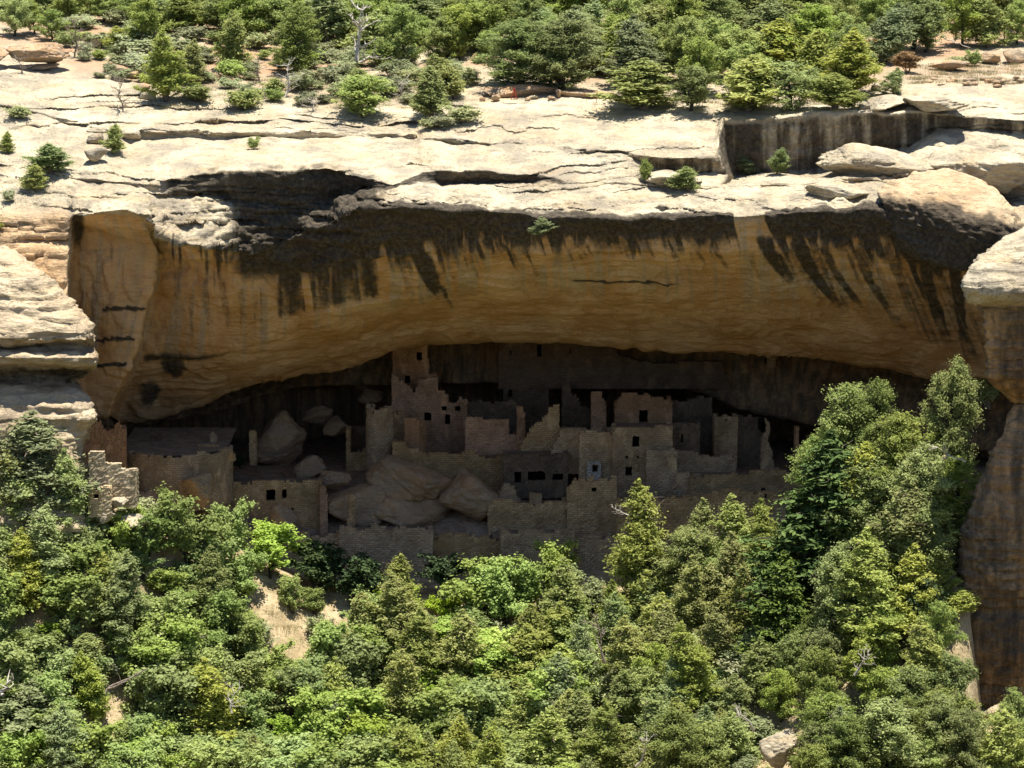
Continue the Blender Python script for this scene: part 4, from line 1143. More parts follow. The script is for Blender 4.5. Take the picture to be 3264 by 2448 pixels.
def leaves(rng, cen, rad, per, size, flat=0.8, up=0.5, elong=1.6, shell=0.55, spray=0.0):
    """clumps of kite shaped leaf sprays; returns verts, quads, tint"""
    cen = np.asarray(cen); rad = np.asarray(rad)
    n = len(cen) * per
    ci = np.repeat(np.arange(len(cen)), per)
    dr_ = rng.normal(size=(n, 3)); dr_ /= np.linalg.norm(dr_, axis=1, keepdims=True)
    rr_ = (shell + (1 - shell) * rng.random(n)) * (0.75 + 0.5 * rng.random(n))
    gs = np.abs(rng.normal(0, 0.95, n)) + 0.1
    pos = cen[ci] + dr_ * (gs * rad[ci])[:, None] * np.array([1, 1, flat])
    nrm = dr_ + np.array([0, 0, up]) + rng.normal(0, 0.55, (n, 3)); nrm /= np.linalg.norm(nrm, axis=1, keepdims=True)
    tgt = rng.normal(size=(n, 3)) * (1 - spray) + (dr_ * 0.7 + np.array([0, 0, 0.8])) * spray
    ax = tgt - nrm * (tgt * nrm).sum(1, keepdims=True) if spray > 0 else np.cross(nrm, tgt)
    ax = ax; ax /= np.linalg.norm(ax, axis=1, keepdims=True) + 1e-9
    bx = np.cross(nrm, ax)
    s = size * (0.6 + 0.8 * rng.random(n))
    a = ax * (s * elong)[:, None]; b_ = bx * s[:, None]
    v = np.stack([pos - a, pos - b_ * 0.9 + nrm * 0.15 * s[:, None], pos + a, pos + b_ * 0.9 + nrm * 0.15 * s[:, None]], 1).reshape(-1, 3)
    q = np.arange(n * 4).reshape(n, 4)
    ct = rng.random(len(cen))
    tint = np.repeat(np.clip(0.65 * ct[ci] + 0.35 * rng.random(n), 0, 1), 4)
    return v, q, tint


def make_plant(kind, seed):
    """returns (wood verts, quads), (leaf verts, quads, tint); about 1 high for H=1 units in metres"""
    rng = np.random.default_rng(seed)
    P = dict(
        juniper=dict(H=4.6, W=2.5, nb=46, el=(35, 75), prof=lambda h: (0.75 + 0.5 * h) * (1 - h) ** 1.0 * 1.35 + 0.05, h0=0.04, per=60, size=0.036, rc=0.19, el2=2.3, up=0.45, stems=1),
        talljuniper=dict(H=8.5, W=3.8, nb=84, el=(30, 72), prof=lambda h: (0.75 + 0.5 * h) * (1 - h) ** 1.0 * 1.35 + 0.04, h0=0.03, per=52, size=0.045, rc=0.25, el2=2.3, up=0.45, stems=1),
        pinyon=dict(H=4.4, W=3.3, nb=36, el=(10, 55), prof=lambda h: math.sqrt(max(0.02, 1 - (2 * h - 0.85) ** 2 * 0.85)), h0=0.10, per=60, size=0.038, rc=0.23, el2=2.0, up=0.5, stems=1),
        tallpinyon=dict(H=9.5, W=5.0, nb=88, el=(5, 55), prof=lambda h: (0.62 + 0.75 * h) * (1 - h) ** 0.6 * 1.25 + 0.06, h0=0.05, per=54, size=0.048, rc=0.33, el2=2.0, up=0.5, stems=1),
        oak=dict(H=4.0, W=3.1, nb=40, el=(25, 75), prof=lambda h: math.sqrt(max(0.05, 1 - (h - 0.5) ** 2 * 2.8)), h0=0.12, per=44, size=0.055, rc=0.20, el2=1.3, up=0.6, stems=5),
        fir=dict(H=9.0, W=4.2, nb=110, el=(-28, 8), prof=lambda h: (1 - h) ** 0.85 * 1.05 + 0.04, h0=0.03, per=60, size=0.055, rc=0.30, el2=2.2, up=0.9, stems=1),
        shrub=dict(H=1.3, W=1.6, nb=22, el=(30, 80), prof=lambda h: 0.9, h0=0.05, per=60, size=0.034, rc=0.17, el2=1.9, up=0.6, stems=6),
    )[kind]
    H, Wd = P['H'], P['W']
    paths, cen, rad = [], [], []
    stems = []
    lean = rng.normal(0, 0.05, 2)
    for s in range(P['stems']):
        az = rng.random() * 6.28
        sp = 0.0 if P['stems'] == 1 else 0.30 * Wd * (0.4 + rng.random() * 0.6)
        tt = np.linspace(0, 1, 7)
        top = H * (0.98 if P['stems'] == 1 else 0.62 + 0.3 * rng.random())
        pts = np.stack([math.cos(az) * sp * tt ** 0.8 + lean[0] * H * tt + np.cumsum(rng.normal(0, 0.03 * H / 4, 7)) * (tt > 0),
                        math.sin(az) * sp * tt ** 0.8 + lean[1] * H * tt + np.cumsum(rng.normal(0, 0.03 * H / 4, 7)) * (tt > 0), top * tt - 0.15 * (tt == 0)], -1)
        r0 = (0.028 if P['stems'] == 1 else 0.014) * H
        paths.append((pts, r0 * (1 - 0.9 * tt)))
        stems.append(pts)
    if kind not in ('oak', 'shrub', 'fir'):                                     # uneven crown lobes
        lob = rng.random((8,)) * 0.75 + 0.55
    else:
        lob = rng.random((8,)) * (0.8 if kind == 'oak' else 0.45) + (0.5 if kind == 'oak' else 0.72)
    for b in range(P['nb']):
        h = P['h0'] + (0.97 - P['h0']) * ((b + rng.random()) / P['nb'])
        st = stems[b % len(stems)]
        f = h * 6 if P['stems'] == 1 else min(0.98, 0.15 + 0.8 * h) * 6
        i = min(5, int(f)); p0 = st[i] + (st[i + 1] - st[i]) * (f - i)
        az = b * 2.39996 + rng.normal(0, 0.35)
        L = 0.5 * Wd * P['prof'](h) * lob[int((az % 6.283) / 6.283 * 8) % 8] * (0.75 + 0.4 * rng.random())
        el = math.radians(P['el'][0] + (P['el'][1] - P['el'][0]) * rng.random())
        if P['stems'] > 1: L *= 0.75
        dv = np.array([math.cos(az) * math.cos(el), math.sin(az) * math.cos(el), math.sin(el)])
        tt = np.linspace(0, 1, 4)
        bend = 0.25 * L * (0.5 - rng.random()) * np.array([-math.sin(az), math.cos(az), 0])
        bp = p0 + dv * (L * tt)[:, None] + bend * (tt ** 2)[:, None]
        if kind == 'fir': bp[:, 2] += 0.12 * L * tt ** 3
        paths.append((bp, 0.010 * H * (1 - 0.8 * tt) * (0.6 if P['stems'] > 1 else 0.8)))
        nc = max(2, int(round(L / (P['rc'] * 0.85))))
        for c in range(nc):
            q = 0.35 + 0.68 * (c + 0.5 + 0.4 * rng.normal()) / nc
            q = min(1.08, max(0.15, q))
            pc = p0 + dv * (L * q) + bend * q * q + rng.normal(0, P['rc'] * 0.45, 3)
            pc[2] = max(pc[2], 0.06 * H * rng.random() + 0.1)
            cen.append(pc); rad.append(P['rc'] * (0.65 + 0.6 * rng.random()))
            if c >= nc - 2:
                tw = pc + rng.normal(0, P['rc'], 3)
                paths.append((np.stack([bp[2], (bp[2] + tw) / 2 + rng.normal(0, 0.04, 3), tw]), np.array([0.004, 0.003, 0.0015]) * H))
    if P['stems'] == 1:
        for k in range(9):
            up_ = 0.10 * H * (1 - k / 4.0) * (0.9 if 'pinyon' not in kind else 0.5)
            cen.append(stems[0][-1] + np.array([0, 0, up_]) + rng.normal(0, 0.02 + 0.012 * k * H / 4, 3)); rad.append(P['rc'] * (0.28 + 0.11 * k))
    wv, wf = tubes(paths)
    lv, lf, lt = leaves(rng, cen, rad, P['per'], P['size'], 0.85 if kind != 'fir' else 0.55, P['up'], P['el2'], 0.3, 0.0 if kind in ('oak', 'fir') else 0.55)
    Hh = lv[:, 2].max()
    return (wv, wf), (lv, lf, lt), Hh, np.percentile(np.abs(lv[:, :2]), 97) * 2


PROTO = {}
for kd, n in (('juniper', 6), ('talljuniper', 4), ('pinyon', 5), ('tallpinyon', 4), ('oak', 8), ('fir', 2), ('shrub', 4)):
    PROTO[kd] = []
    for i in range(n):
        (wv, wf), (lv, lf, lt), Hh, Ww = make_plant(kd, 100 + i * 7 + len(kd) * 31)
        tm = mesh_np(kd + '_trunk', wv, wf, M_BARK, True)
        cm_ = mesh_np(kd + '_crown', lv, lf, LEAF['juniper'], False, {'tint': lt})
        PROTO[kd].append((tm, cm_, Hh, Ww))

SPECIES = {   # look: (proto, leaf material, bark, object name, noun, category)
    'juniper': ('juniper', 'juniper', M_BARK, 'juniper_tree', 'olive juniper', 'juniper'),
    'blue': ('juniper', 'blue', M_BARK, 'juniper_tree', 'blue-green juniper', 'juniper'),
    'pinyon': ('pinyon', 'pinyon', M_BARKDK, 'pinyon_tree', 'green pinyon pine', 'pinyon'),
    'oak': ('oak', 'oak', M_BARKDK, 'oak_shrub', 'green scrub oak', 'oak'),
    'brightoak': ('oak', 'brightoak', M_BARKDK, 'oak_shrub', 'yellow-green scrub oak', 'oak'),
    'shadow': ('oak', 'shadow', M_BARKDK, 'oak_shrub', 'dark shaded scrub oak', 'oak'),
    'fir': ('fir', 'fir', M_BARKDK, 'fir_tree', 'dark green fir', 'fir'),
    'sage': ('shrub', 'sage', M_DEADBR, 'sage_bush', 'grey-green sagebrush', 'bush'),
    'bush': ('shrub', 'pinyon', M_BARK, 'shrub', 'small green shrub', 'bush'),
    'rust': ('oak', 'rust', M_BARK, 'shrub', 'rusty dying shrub', 'bush'),
}
rnd = random.Random(7)
AUTO = []


def plant(sp, base, h_m, w_m=None, label=None, group=None, zone=None, pxy=None, rz=None, lean=0.0, idx=None):
    kd, lf, bark, nm, noun, cat = SPECIES[sp]
    if h_m > 6.3 and 'tall' + kd in PROTO: kd = 'tall' + kd
    pr = PROTO[kd]
    tm, cm_, Hh, Ww = pr[(idx if idx is not None else rnd.randrange(len(pr))) % len(pr)]
    root = thing(nm, label, cat, base, group)
    sz = h_m / Hh
    sxy = (w_m / Ww) if w_m else sz * rnd.uniform(0.9, 1.15)
    tl_ = 0.18 if kd in ('oak', 'shrub') else 0.09
    root.rotation_euler = (rnd.uniform(-tl_, tl_), rnd.uniform(-tl_, tl_) + lean, rnd.uniform(0, 6.283) if rz is None else rz)
    k_ = rnd.uniform(0.88, 1.14)
    root.scale = (sxy * k_, sxy / k_, sz)
    for part, me_, m in (('trunk', tm, bark), ('crown', cm_, LEAF[lf])):
        c = add_obj(part, me_, root)
        c.material_slots[0].link = 'OBJECT'
        c.material_slots[0].material = m
    if label is None:
        AUTO.append((root, noun, zone, pxy, h_m))
    return root


def ppm(Y):
    return F / Y


def plant_px(sp, px, pyb, hpx, wpx=None, label=None, where='slope', group=None, **kw):
    if where == 'slope': P = on_slope(px, pyb)
    elif where == 'cliff': P = on_cliff(px, pyb)
    else: P = at(px, pyb, where)
    k = ppm(P[1])
    return plant(sp, P, hpx / k, wpx / k if wpx else None, label, group, 'slope' if where == 'slope' else 'mesa', (px, pyb - hpx * 0.5), **kw)


GM = 'trees and bushes on the mesa rim'
GS = 'trees and bushes on the canyon slope'
# ---- mesa: plants one can single out
for sp, px, py, h, w, lab in [
    ('juniper', 530, 318, 235, 135, 'tall bushy juniper standing lowest on the left rim, over a dark trunk'),
    ('juniper', 605, 272, 150, 90, 'narrow juniper with a bare trunk just right of the tall bushy one'),
    ('pinyon', 460, 150, 175, 150, 'large round pinyon at the top edge, upper left'),
    ('juniper', 365, 165, 80, 75, 'small juniper left of the tall bushy juniper, near the brown slab'),
    ('pinyon', 45, 112, 130, 110, 'pinyon at the top left corner'),
    ('pinyon', 112, 108, 115, 80, 'dark slim pinyon beside the top left corner tree'),
    ('pinyon', 165, 132, 105, 90, 'pinyon with a bare lower trunk above the brown slab'),
    ('juniper', 760, 222, 195, 110, 'slim juniper with a dark trunk above the round bush'),
    ('pinyon', 940, 242, 235, 155, 'broad pinyon left of the bleached snag'),
    ('bush', 770, 352, 78, 105, 'round dark green bush on bare rock under the slim juniper'),
    ('bush', 630, 322, 62, 105, 'low green bush between the tall bushy juniper and the round bush'),
    ('pinyon', 1155, 374, 140, 175, 'wide low pinyon bush on the rim edge below the bleached snag'),
    ('juniper', 357, 492, 96, 66, 'lone small tree growing from a crack in bare rock, with its shadow below'),
    ('blue', 160, 548, 98, 112, 'broad grey-green bush on the left rock face'),
    ('juniper', 115, 612, 92, 68, 'yellowish bush just below the broad grey-green bush at left'),
    ('juniper', 25, 492, 74, 40, 'thin bush at the left edge of the rock face'),
    ('sage', 50, 378, 46, 70, 'pale small bush on bare rock near the left edge'),
    ('sage', 30, 642, 46, 40, 'tiny grey bush on the buttress at the left edge'),
    ('juniper', 12, 1000, 80, 45, 'dark bush cut by the left edge, on the buttress'),
    ('bush', 810, 476, 46, 34, 'single small shrub on the bare rock below the long crack'),
    ('sage', 320, 246, 20, 40, 'tiny grass-green tuft on the bare rock below the brown slab'),
    ('juniper', 1378, 374, 168, 112, 'bright juniper on the rim left of the red stand'),
    ('juniper', 1455, 318, 148, 135, 'rounded juniper touching the left end of the dark ledge hollow'),
    ('sage', 1475, 390, 62, 95, 'pale sagebrush on the rim under the rounded juniper'),
    ('sage', 1405, 408, 48, 60, 'small sagebrush at the very edge of the bare rock, middle'),
    ('sage', 1362, 408, 36, 50, 'smallest sagebrush left of the two pale ones'),
    ('pinyon', 1292, 206, 200, 145, 'dark pinyon with a black trunk right of the bleached snag'),
    ('juniper', 1200, 182, 155, 112, 'bright juniper just right of the bleached snag'),
    ('pinyon', 1100, 132, 140, 90, 'pinyon behind the bleached snag at the top edge'),
    ('pinyon', 1425, 182, 145, 110, 'pinyon between bare orange ground patches, top middle'),
    ('pinyon', 1530, 152, 165, 130, 'pinyon on orange ground right of the top middle'),
    ('pinyon', 1650, 285, 225, 220, 'broad pinyon above the dark ledge hollow'),
    ('pinyon', 1790, 290, 235, 210, 'broad pinyon above the right end of the ledge hollow'),
    ('juniper', 2060, 348, 165, 200, 'wide juniper at the rim left of the varnished upper face'),
    ('pinyon', 2200, 354, 150, 160, 'bushy pinyon standing on the rim where the rock turns pale'),
    ('juniper', 2380, 356, 185, 210, 'large juniper directly above the varnished upper face'),
    ('pinyon', 2520, 352, 160, 200, 'spreading pinyon above the right half of the varnished upper face'),
    ('juniper', 2660, 348, 118, 150, 'low juniper at the right end of the rim thicket'),
    ('juniper', 2550, 232, 225, 82, 'tall pointed yellow-green juniper behind the rim thicket'),
    ('blue', 2845, 302, 90, 78, 'round dark green bush alone on the right rim beside the slabs'),
    ('rust', 2895, 232, 75, 70, 'rusty dying shrub above the round bush on the right rim'),
    ('rust', 2768, 182, 66, 80, 'orange-tinged shrub in the thicket at upper right'),
    ('pinyon', 2950, 165, 185, 150, 'dense pinyon above the rusty shrub'),
    ('pinyon', 3065, 150, 200, 130, 'dark pinyon with a double trunk at upper right'),
    ('juniper', 3150, 150, 170, 130, 'juniper with a leaning trunk at upper right'),
    ('pinyon', 3240, 140, 150, 120, 'pinyon in the top right corner'),
    ('bush', 3105, 212, 60, 36, 'upright shrub on the grassy bank at far right'),
    ('sage', 3055, 205, 36, 60, 'spiky pale tuft left of the upright shrub at far right'),
    ('blue', 2195, 610, 82, 95, 'spreading shrub on the flat pale slab below the rim'),
    ('blue', 2392, 552, 66, 70, 'left one of two shrubs in the shaded recess under the varnished face'),
    ('blue', 2472, 554, 88, 62, 'right and taller one of two shrubs under the varnished face'),
    ('bush', 2052, 586, 90, 34, 'thin upright shrub at the left end of the undercut ledge'),
]:
    plant_px(sp, px, py, h, w, lab, 'cliff', GM)
plant_px('blue', 1725, 748, 60, 62, 'small shrub clinging to the black stained overhang, middle', 236.3, GM)
plant_px('shadow', 766, 1494, 52, 60, 'black-looking shrub in the shade beside the round kiva wall', 255.0, None)

# ---- mesa: the rest of the wood
occ = []


def scatter(n, x0, x1, ybot, ytop, minx, miny, tries=6000):
    out = []
    for _ in range(tries):
        px = rnd.uniform(x0, x1); f = rnd.random()
        lo, hi = ytop(px), ybot(px)
        py = lo + (hi - lo) * f
        if all(abs(px - a) / minx > 1 or abs(py - b_) / miny > 1 or ((px - a) / minx) ** 2 + ((py - b_) / miny) ** 2 > 1 for a, b_ in occ + out):
            out.append((px, py))
            if len(out) >= n: break
    return out


rimf = lambda q: np.interp(q, [-50, 500, 900, 1100, 1450, 1900, 2164, 2700, 2850, 3000, 3320], [60, 60, 90, 100, 130, 250, 325, 325, 215, 110, 90])
for px, py in scatter(165, -60, 3330, lambda q: float(rimf(q)), lambda q: -85.0, 84, 34, 20000):
    dense = px > 1450
    if not dense and rnd.random() < 0.08: continue
    h = rnd.uniform(140, 230) if dense else rnd.uniform(130, 205)
    sp = rnd.choice(['pinyon', 'pinyon', 'pinyon', 'pinyon', 'pinyon', 'juniper', 'blue'])
    plant_px(sp, px, py, h, h * rnd.uniform(0.62, 0.95), None, 'cliff', GM)
    occ.append((px, py))
for px, py in scatter(75, -60, 1560, lambda q: float(np.interp(q, [-50, 250, 700, 1100, 1560], [70, 70, 140, 160, 220])), lambda q: -85.0, 60, 24, 20000):
    h = rnd.uniform(95, 190)
    plant_px(rnd.choice(['pinyon', 'pinyon', 'pinyon', 'pinyon', 'juniper', 'blue']), px, py, h, h * rnd.uniform(0.7, 1.05), None, 'cliff', GM)
    occ.append((px, py))
for px, py in scatter(90, 200, 1500, lambda q: float(np.interp(q, [250, 500, 900, 1500], [215, 290, 335, 330])), lambda q: 60.0, 50, 22):
    sp = rnd.choice(['sage', 'sage', 'bush', 'sage'])
    h = rnd.uniform(28, 66)
    plant_px(sp, px, py, h, h * rnd.uniform(1.1, 1.9), None, 'cliff', GM)

# ---- slope: plants one can single out
SL = [
    ('blue', 165, 1670, 375, 290, 'big blue-green juniper in front of the buttress at left'),
    ('blue', 235, 1740, 330, 150, 'slimmer blue-green juniper just right of the big one, beside the lit walls'),
    ('oak', 90, 1760, 270, 200, 'leafy oak at far left below the big blue-green juniper'),
    ('oak', 380, 1790, 190, 150, 'oak bush directly below the sunlit stepped wall'),
    ('juniper', 20, 1680, 280, 160, 'juniper at the left edge beside the big blue-green one'),
    ('oak', 470, 1800, 200, 150, 'leafy oak bush right of the sunlit stepped wall'),
    ('oak', 610, 1830, 300, 170, 'thin oak with a dark trunk rising against the lower ruins, left'),
    ('oak', 740, 1800, 235, 110, 'spindly pale oak against the lower left room block'),
    ('brightoak', 860, 1830, 200, 175, 'brightest yellow-green oak at the edge of the shade, left of centre'),
    ('oak', 935, 1960, 140, 90, 'small oak leaning over the bare soil beside the shade'),
    ('oak', 1012, 1972, 105, 95, 'lowest small oak at the tip of the shade, by the bare soil'),
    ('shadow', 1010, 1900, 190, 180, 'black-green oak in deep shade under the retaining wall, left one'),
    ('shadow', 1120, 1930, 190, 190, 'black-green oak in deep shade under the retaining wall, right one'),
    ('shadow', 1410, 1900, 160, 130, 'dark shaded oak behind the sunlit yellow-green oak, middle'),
    ('brightoak', 1545, 1990, 235, 195, 'sunlit yellow-green oak in front of the retaining wall, middle'),
    ('brightoak', 1440, 1980, 100, 120, 'low yellow-green oak branch left of the middle sunlit oak'),
    ('oak', 1665, 1980, 205, 150, 'green oak right of the middle yellow-green oak'),
    ('oak', 1785, 1960, 270, 150, 'tallest oak with two leafy heads against the retaining wall'),
    ('blue', 1905, 1985, 160, 120, 'blue-green bush between the two headed oak and the pointed juniper'),
    ('brightoak', 1265, 1975, 140, 140, 'bright oak just right of the deep shade'),
    ('oak', 1170, 2040, 170, 150, 'oak bush below the bright oak, beside the deep shade'),
    ('juniper', 1300, 2240, 330, 195, 'tall dark olive juniper in the middle of the slope'),
    ('oak', 1125, 2280, 270, 205, 'full green oak left of the tall dark olive juniper'),
    ('brightoak', 1425, 2100, 150, 160, 'bright oak right of the tall dark olive juniper'),
    ('brightoak', 1565, 2150, 160, 170, 'bright oak bush left of the broad olive juniper'),
    ('juniper', 1650, 2270, 300, 210, 'broad olive juniper in the middle right of the slope'),
    ('juniper', 1790, 2280, 240, 170, 'olive juniper just right of the broad one'),
    ('juniper', 2055, 1980, 475, 175, 'slim pointed juniper with its tip against the two storey house'),
    ('juniper', 2200, 1890, 325, 150, 'first of two pointed junipers right of the slim one, against the terrace wall'),
    ('juniper', 2328, 1900, 355, 160, 'second and taller of two pointed junipers against the terrace wall'),
    ('juniper', 2445, 1830, 255, 120, 'narrow juniper tip left of the dark fir'),
    ('pinyon', 2690, 1640, 445, 235, 'tall pinyon whose top crosses the alcove ceiling at right'),
    ('pinyon', 2785, 1600, 410, 160, 'second tall pinyon top just right of the first'),
    ('pinyon', 3020, 1540, 430, 200, 'highest pinyon, left of the rock pillar'),
    ('blue', 3140, 1540, 330, 150, 'pale pinyon squeezed between the highest pinyon and the pillar'),
    ('pinyon', 2600, 1640, 300, 180, 'bushy pinyon at the left edge of the right hand trees'),
    ('pinyon', 2880, 1660, 380, 190, 'bright pinyon in the middle of the right hand trees'),
    ('pinyon', 3050, 1700, 270, 140, 'pinyon hugging the left edge of the rock pillar, upper one'),
    ('juniper', 2995, 1930, 270, 110, 'juniper hugging the left edge of the rock pillar, middle one'),
    ('pinyon', 2985, 2150, 260, 120, 'pinyon hugging the left edge of the rock pillar, lower one'),
    ('juniper', 3045, 2400, 230, 130, 'juniper in front of the pillar foot, beside the sunlit ledge slab'),
    ('pinyon', 3040, 2290, 250, 150, 'pinyon at the dark foot of the rock pillar, left side'),
    ('fir', 2600, 1900, 560, 330, 'large dark green fir with layered boughs'),
    ('fir', 2480, 2110, 390, 210, 'smaller dark green fir at the foot of the large one'),
    ('pinyon', 2650, 2080, 380, 210, 'pinyon just right of the smaller fir'),
    ('juniper', 2960, 1760, 300, 200, 'yellow juniper below the bright pinyon at right'),
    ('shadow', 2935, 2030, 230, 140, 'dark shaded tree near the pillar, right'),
    ('pinyon', 3200, 2245, 300, 120, 'lone pinyon standing against the dark foot of the pillar'),
    ('blue', 3185, 2480, 190, 120, 'blue-green bush in the bottom right corner'),
    ('juniper', 700, 2420, 360, 190, 'brownish juniper in the lower left, between oaks'),
    ('juniper', 270, 2180, 180, 150, 'brownish juniper above the fallen grey logs'),
    ('sage', 880, 2470, 110, 180, 'feathery pale bush at the bottom, left of centre'),
    ('blue', 90, 2330, 170, 260, 'soft olive bush at the left edge, lower corner'),
    ('sage', 430, 1620, 80, 150, 'grass-green bush on the sunlit ledge below the round kiva'),
]
for sp, px, py, h, w, lab in SL:
    plant_px(sp, px, py, h, w, lab, 'slope', GS)
    occ.append((px, py - 40))


# ---- slope: the rest of the thicket
SOIL = [(905, 1975, 90, 70), (400, 2255, 70, 60), (430, 1690, 90, 60), (2480, 2400, 80, 60)]
topf = lambda q: float(np.interp(q, ST[:, 0], ST[:, 2]) + np.interp(q, [0, 400, 800, 1000, 1500, 2000, 2300, 2700, 3100], [150, 110, 90, 140, 120, 110, 70, 60, 150]))
for px, py in scatter(235, -40, 3310, lambda q: 2690.0, topf, 92, 62, 30000):
    if px > 2990 and py < 2420: continue
    if px < 1250: sp = rnd.choice(['oak'] * 8 + ['juniper', 'blue', 'brightoak'])
    elif px < 1700: sp = rnd.choice(['oak', 'oak', 'brightoak', 'juniper', 'juniper', 'juniper'])
    elif px < 2050: sp = rnd.choice(['oak', 'juniper', 'juniper', 'juniper', 'blue'])
    else: sp = rnd.choice(['juniper', 'juniper', 'juniper', 'pinyon', 'pinyon', 'pinyon', 'blue'])
    h = rnd.uniform(150, 250) if 'oak' in sp else rnd.uniform(190, 340)
    if px > 2450 and py < 2100: h = rnd.uniform(300, 420)
    if 2400 < px < 2730 and 1700 < py < 2380: h = min(h, 50 + max(0, py - 1990) * 0.35 + 90)
    if any(abs(px - a) < c * 1.15 and py > b_ - d_ and py - h * 0.9 < b_ + d_ * 0.6 for a, b_, c, d_ in SOIL): continue
    plant_px(sp, px, py, h, h * (rnd.uniform(0.7, 1.0) if 'oak' in sp else rnd.uniform(0.42, 0.62) if sp != 'pinyon' else rnd.uniform(0.5, 0.72)), None, 'slope', GS)
    occ.append((px, py))


for px, py in scatter(110, -40, 3100, lambda q: 2600.0, topf, 58, 42, 9000):
    if any(abs(px - a) < c * 0.8 and -d_ < py - b_ < d_ + 80 for a, b_, c, d_ in SOIL): continue
    if px > 3060 and py < 2380: continue
    sp = rnd.choice(['oak', 'oak', 'oak', 'brightoak', 'sage']) if px < 1500 else rnd.choice(['oak', 'juniper', 'blue', 'sage', 'pinyon'])
    h = rnd.uniform(70, 130)
    plant_px(sp, px, py, h, h * rnd.uniform(0.9, 1.3), None, 'slope', GS)
    occ.append((px, py))


# ------------------------------------------------------------------ dead wood
def dead_tree(seed, H, spread=0.5, nb=14, depth=2, up=0.5, r0=0.03):
    rng = np.random.default_rng(seed)
    paths = []

    def grow(p, d, L, r, lev):
        tt = np.linspace(0, 1, 6)
        jig = np.cumsum(rng.normal(0, 0.09 * L, (6, 3)) * (tt > 0)[:, None], 0) * 0.6
        pts = p + d * (L * tt)[:, None] + jig
        paths.append((pts, r * (1 - 0.85 * tt)))
        if lev <= 0: return
        for k in range(nb if lev == depth else 5):
            f = 0.15 + 0.83 * rng.random()
            i = min(4, int(f * 5))
            q = pts[i] + (pts[i + 1] - pts[i]) * (f * 5 - i)
            a = rng.normal(size=3); a[2] = abs(a[2]) * up
            nd = d * 0.35 + spread * 2 * a / np.linalg.norm(a); nd /= np.linalg.norm(nd)
            grow(q, nd, L * (0.25 + 0.35 * rng.random()) * (1.15 - 0.6 * f), r * 0.42, lev - 1)
    d0 = np.array([rng.normal(0, 0.08), rng.normal(0, 0.08), 1.0])
    grow(np.array([0, 0, -0.1]), d0, H, H * r0, depth)
    return tubes(paths, 5)


def snag(name, label, px, py, hpx, where, seed, mat, tilt=(0, 0, 0), cat='dead tree', wfac=1.0, group=None, **kw):
    P = on_slope(px, py) if where == 'slope' else (on_cliff(px, py) if where == 'cliff' else at(px, py, where))
    v, f = dead_tree(seed, hpx / ppm(P[1]), **kw)
    o = add_obj(name, mesh_np(name, v * np.array([wfac, wfac, 1]), f, mat, True), None, V3(P))
    o.rotation_euler = tilt
    return tag(o, label, cat, group)


snag('dead_tree', 'tall bleached white snag with a thick base on the mesa', 1130, 222, 215, 'cliff', 3, M_DEAD, (0, 0.12, 0), r0=0.045, nb=10, spread=0.35)
snag('dead_tree', 'bare brown conical dead tree on the rock at left', 392, 356, 135, 'cliff', 4, M_DEADBR, nb=30, spread=0.6, up=0.2, r0=0.02)
snag('dead_tree', 'thin bare grey tree above the brown slab, upper left', 240, 182, 120, 'cliff', 5, M_DEADBR, (0, 0.15, 0), nb=16, spread=0.5)
snag('dead_bush', 'tangle of grey dead branches right of the round bush, on the rim', 905, 310, 105, 'cliff', 6, M_DEAD, nb=16, spread=0.8, cat='dead bush', wfac=1.3)
snag('dead_bush', 'dead grey branches above the round bush, near the slim juniper', 830, 262, 80, 'cliff', 7, M_DEADBR, nb=14, spread=0.8, cat='dead bush', wfac=1.5)
snag('dead_bush', 'flat bundle of bleached branches lying at the rim, left of the wide pinyon bush', 1000, 352, 45, 'cliff', 8, M_DEAD, nb=18, spread=1.0, cat='dead bush', wfac=2.4)
snag('dead_bush', 'pale dead brush right of the wide pinyon bush on the rim', 1285, 322, 70, 'cliff', 9, M_DEAD, nb=18, spread=0.9, cat='dead bush', wfac=1.6)
snag('dead_bush', 'dark bare bush at the far left beside the brown slab', 70, 235, 60, 'cliff', 10, M_DEADBR, nb=18, spread=0.8, cat='dead bush', wfac=1.4)
snag('dead_bush', 'dead grey bush at the top, left of the slim juniper', 640, 95, 90, 'cliff', 11, M_DEADBR, nb=16, spread=0.9, cat='dead bush', wfac=1.4)
snag('dead_bush', 'bleached dead branch arching out of the slope, bottom middle', 1500, 2360, 110, 'slope', 12, M_DEAD, (0.2, -1.15, 0.2), nb=14, spread=0.45, cat='dead branch')
snag('dead_bush', 'white forked dead branches among the junipers near the dark shaded tree', 2725, 2150, 110, 210.5, 13, M_DEAD, (0.4, 0.3, 0), nb=8, spread=0.6, cat='dead branch', r0=0.045)
snag('dead_bush', 'pale forked dead branches left of the pale pointed boulder', 2400, 2330, 110, 209.5, 14, M_DEAD, (0.5, -0.7, 0), nb=8, spread=0.6, cat='dead branch', r0=0.04)
snag('dead_bush', 'bare pale dead twigs on the bottom edge, right of centre', 2030, 2440, 130, 211.0, 15, M_DEAD, (0.3, 0.5, 0), nb=9, spread=0.5, cat='dead branch', r0=0.04)
snag('dead_bush', 'bare grey twigs at the pillar side of the right hand trees', 3075, 1470, 110, 224.0, 16, M_DEAD, (0.2, -0.9, 0), nb=10, spread=0.5, cat='dead branch')
snag('dead_bush', 'leafless bush at the right end of the bare soil, at the tip of the shade', 1050, 2040, 80, 'slope', 17, M_DEADBR, nb=18, spread=0.8, cat='dead bush')
snag('dead_tree', 'bare leaning dead trunk among olive junipers, right of centre', 1925, 2110, 170, 213.5, 18, M_DEADBR, (0.1, -0.45, 0), nb=8, spread=0.4, r0=0.03)
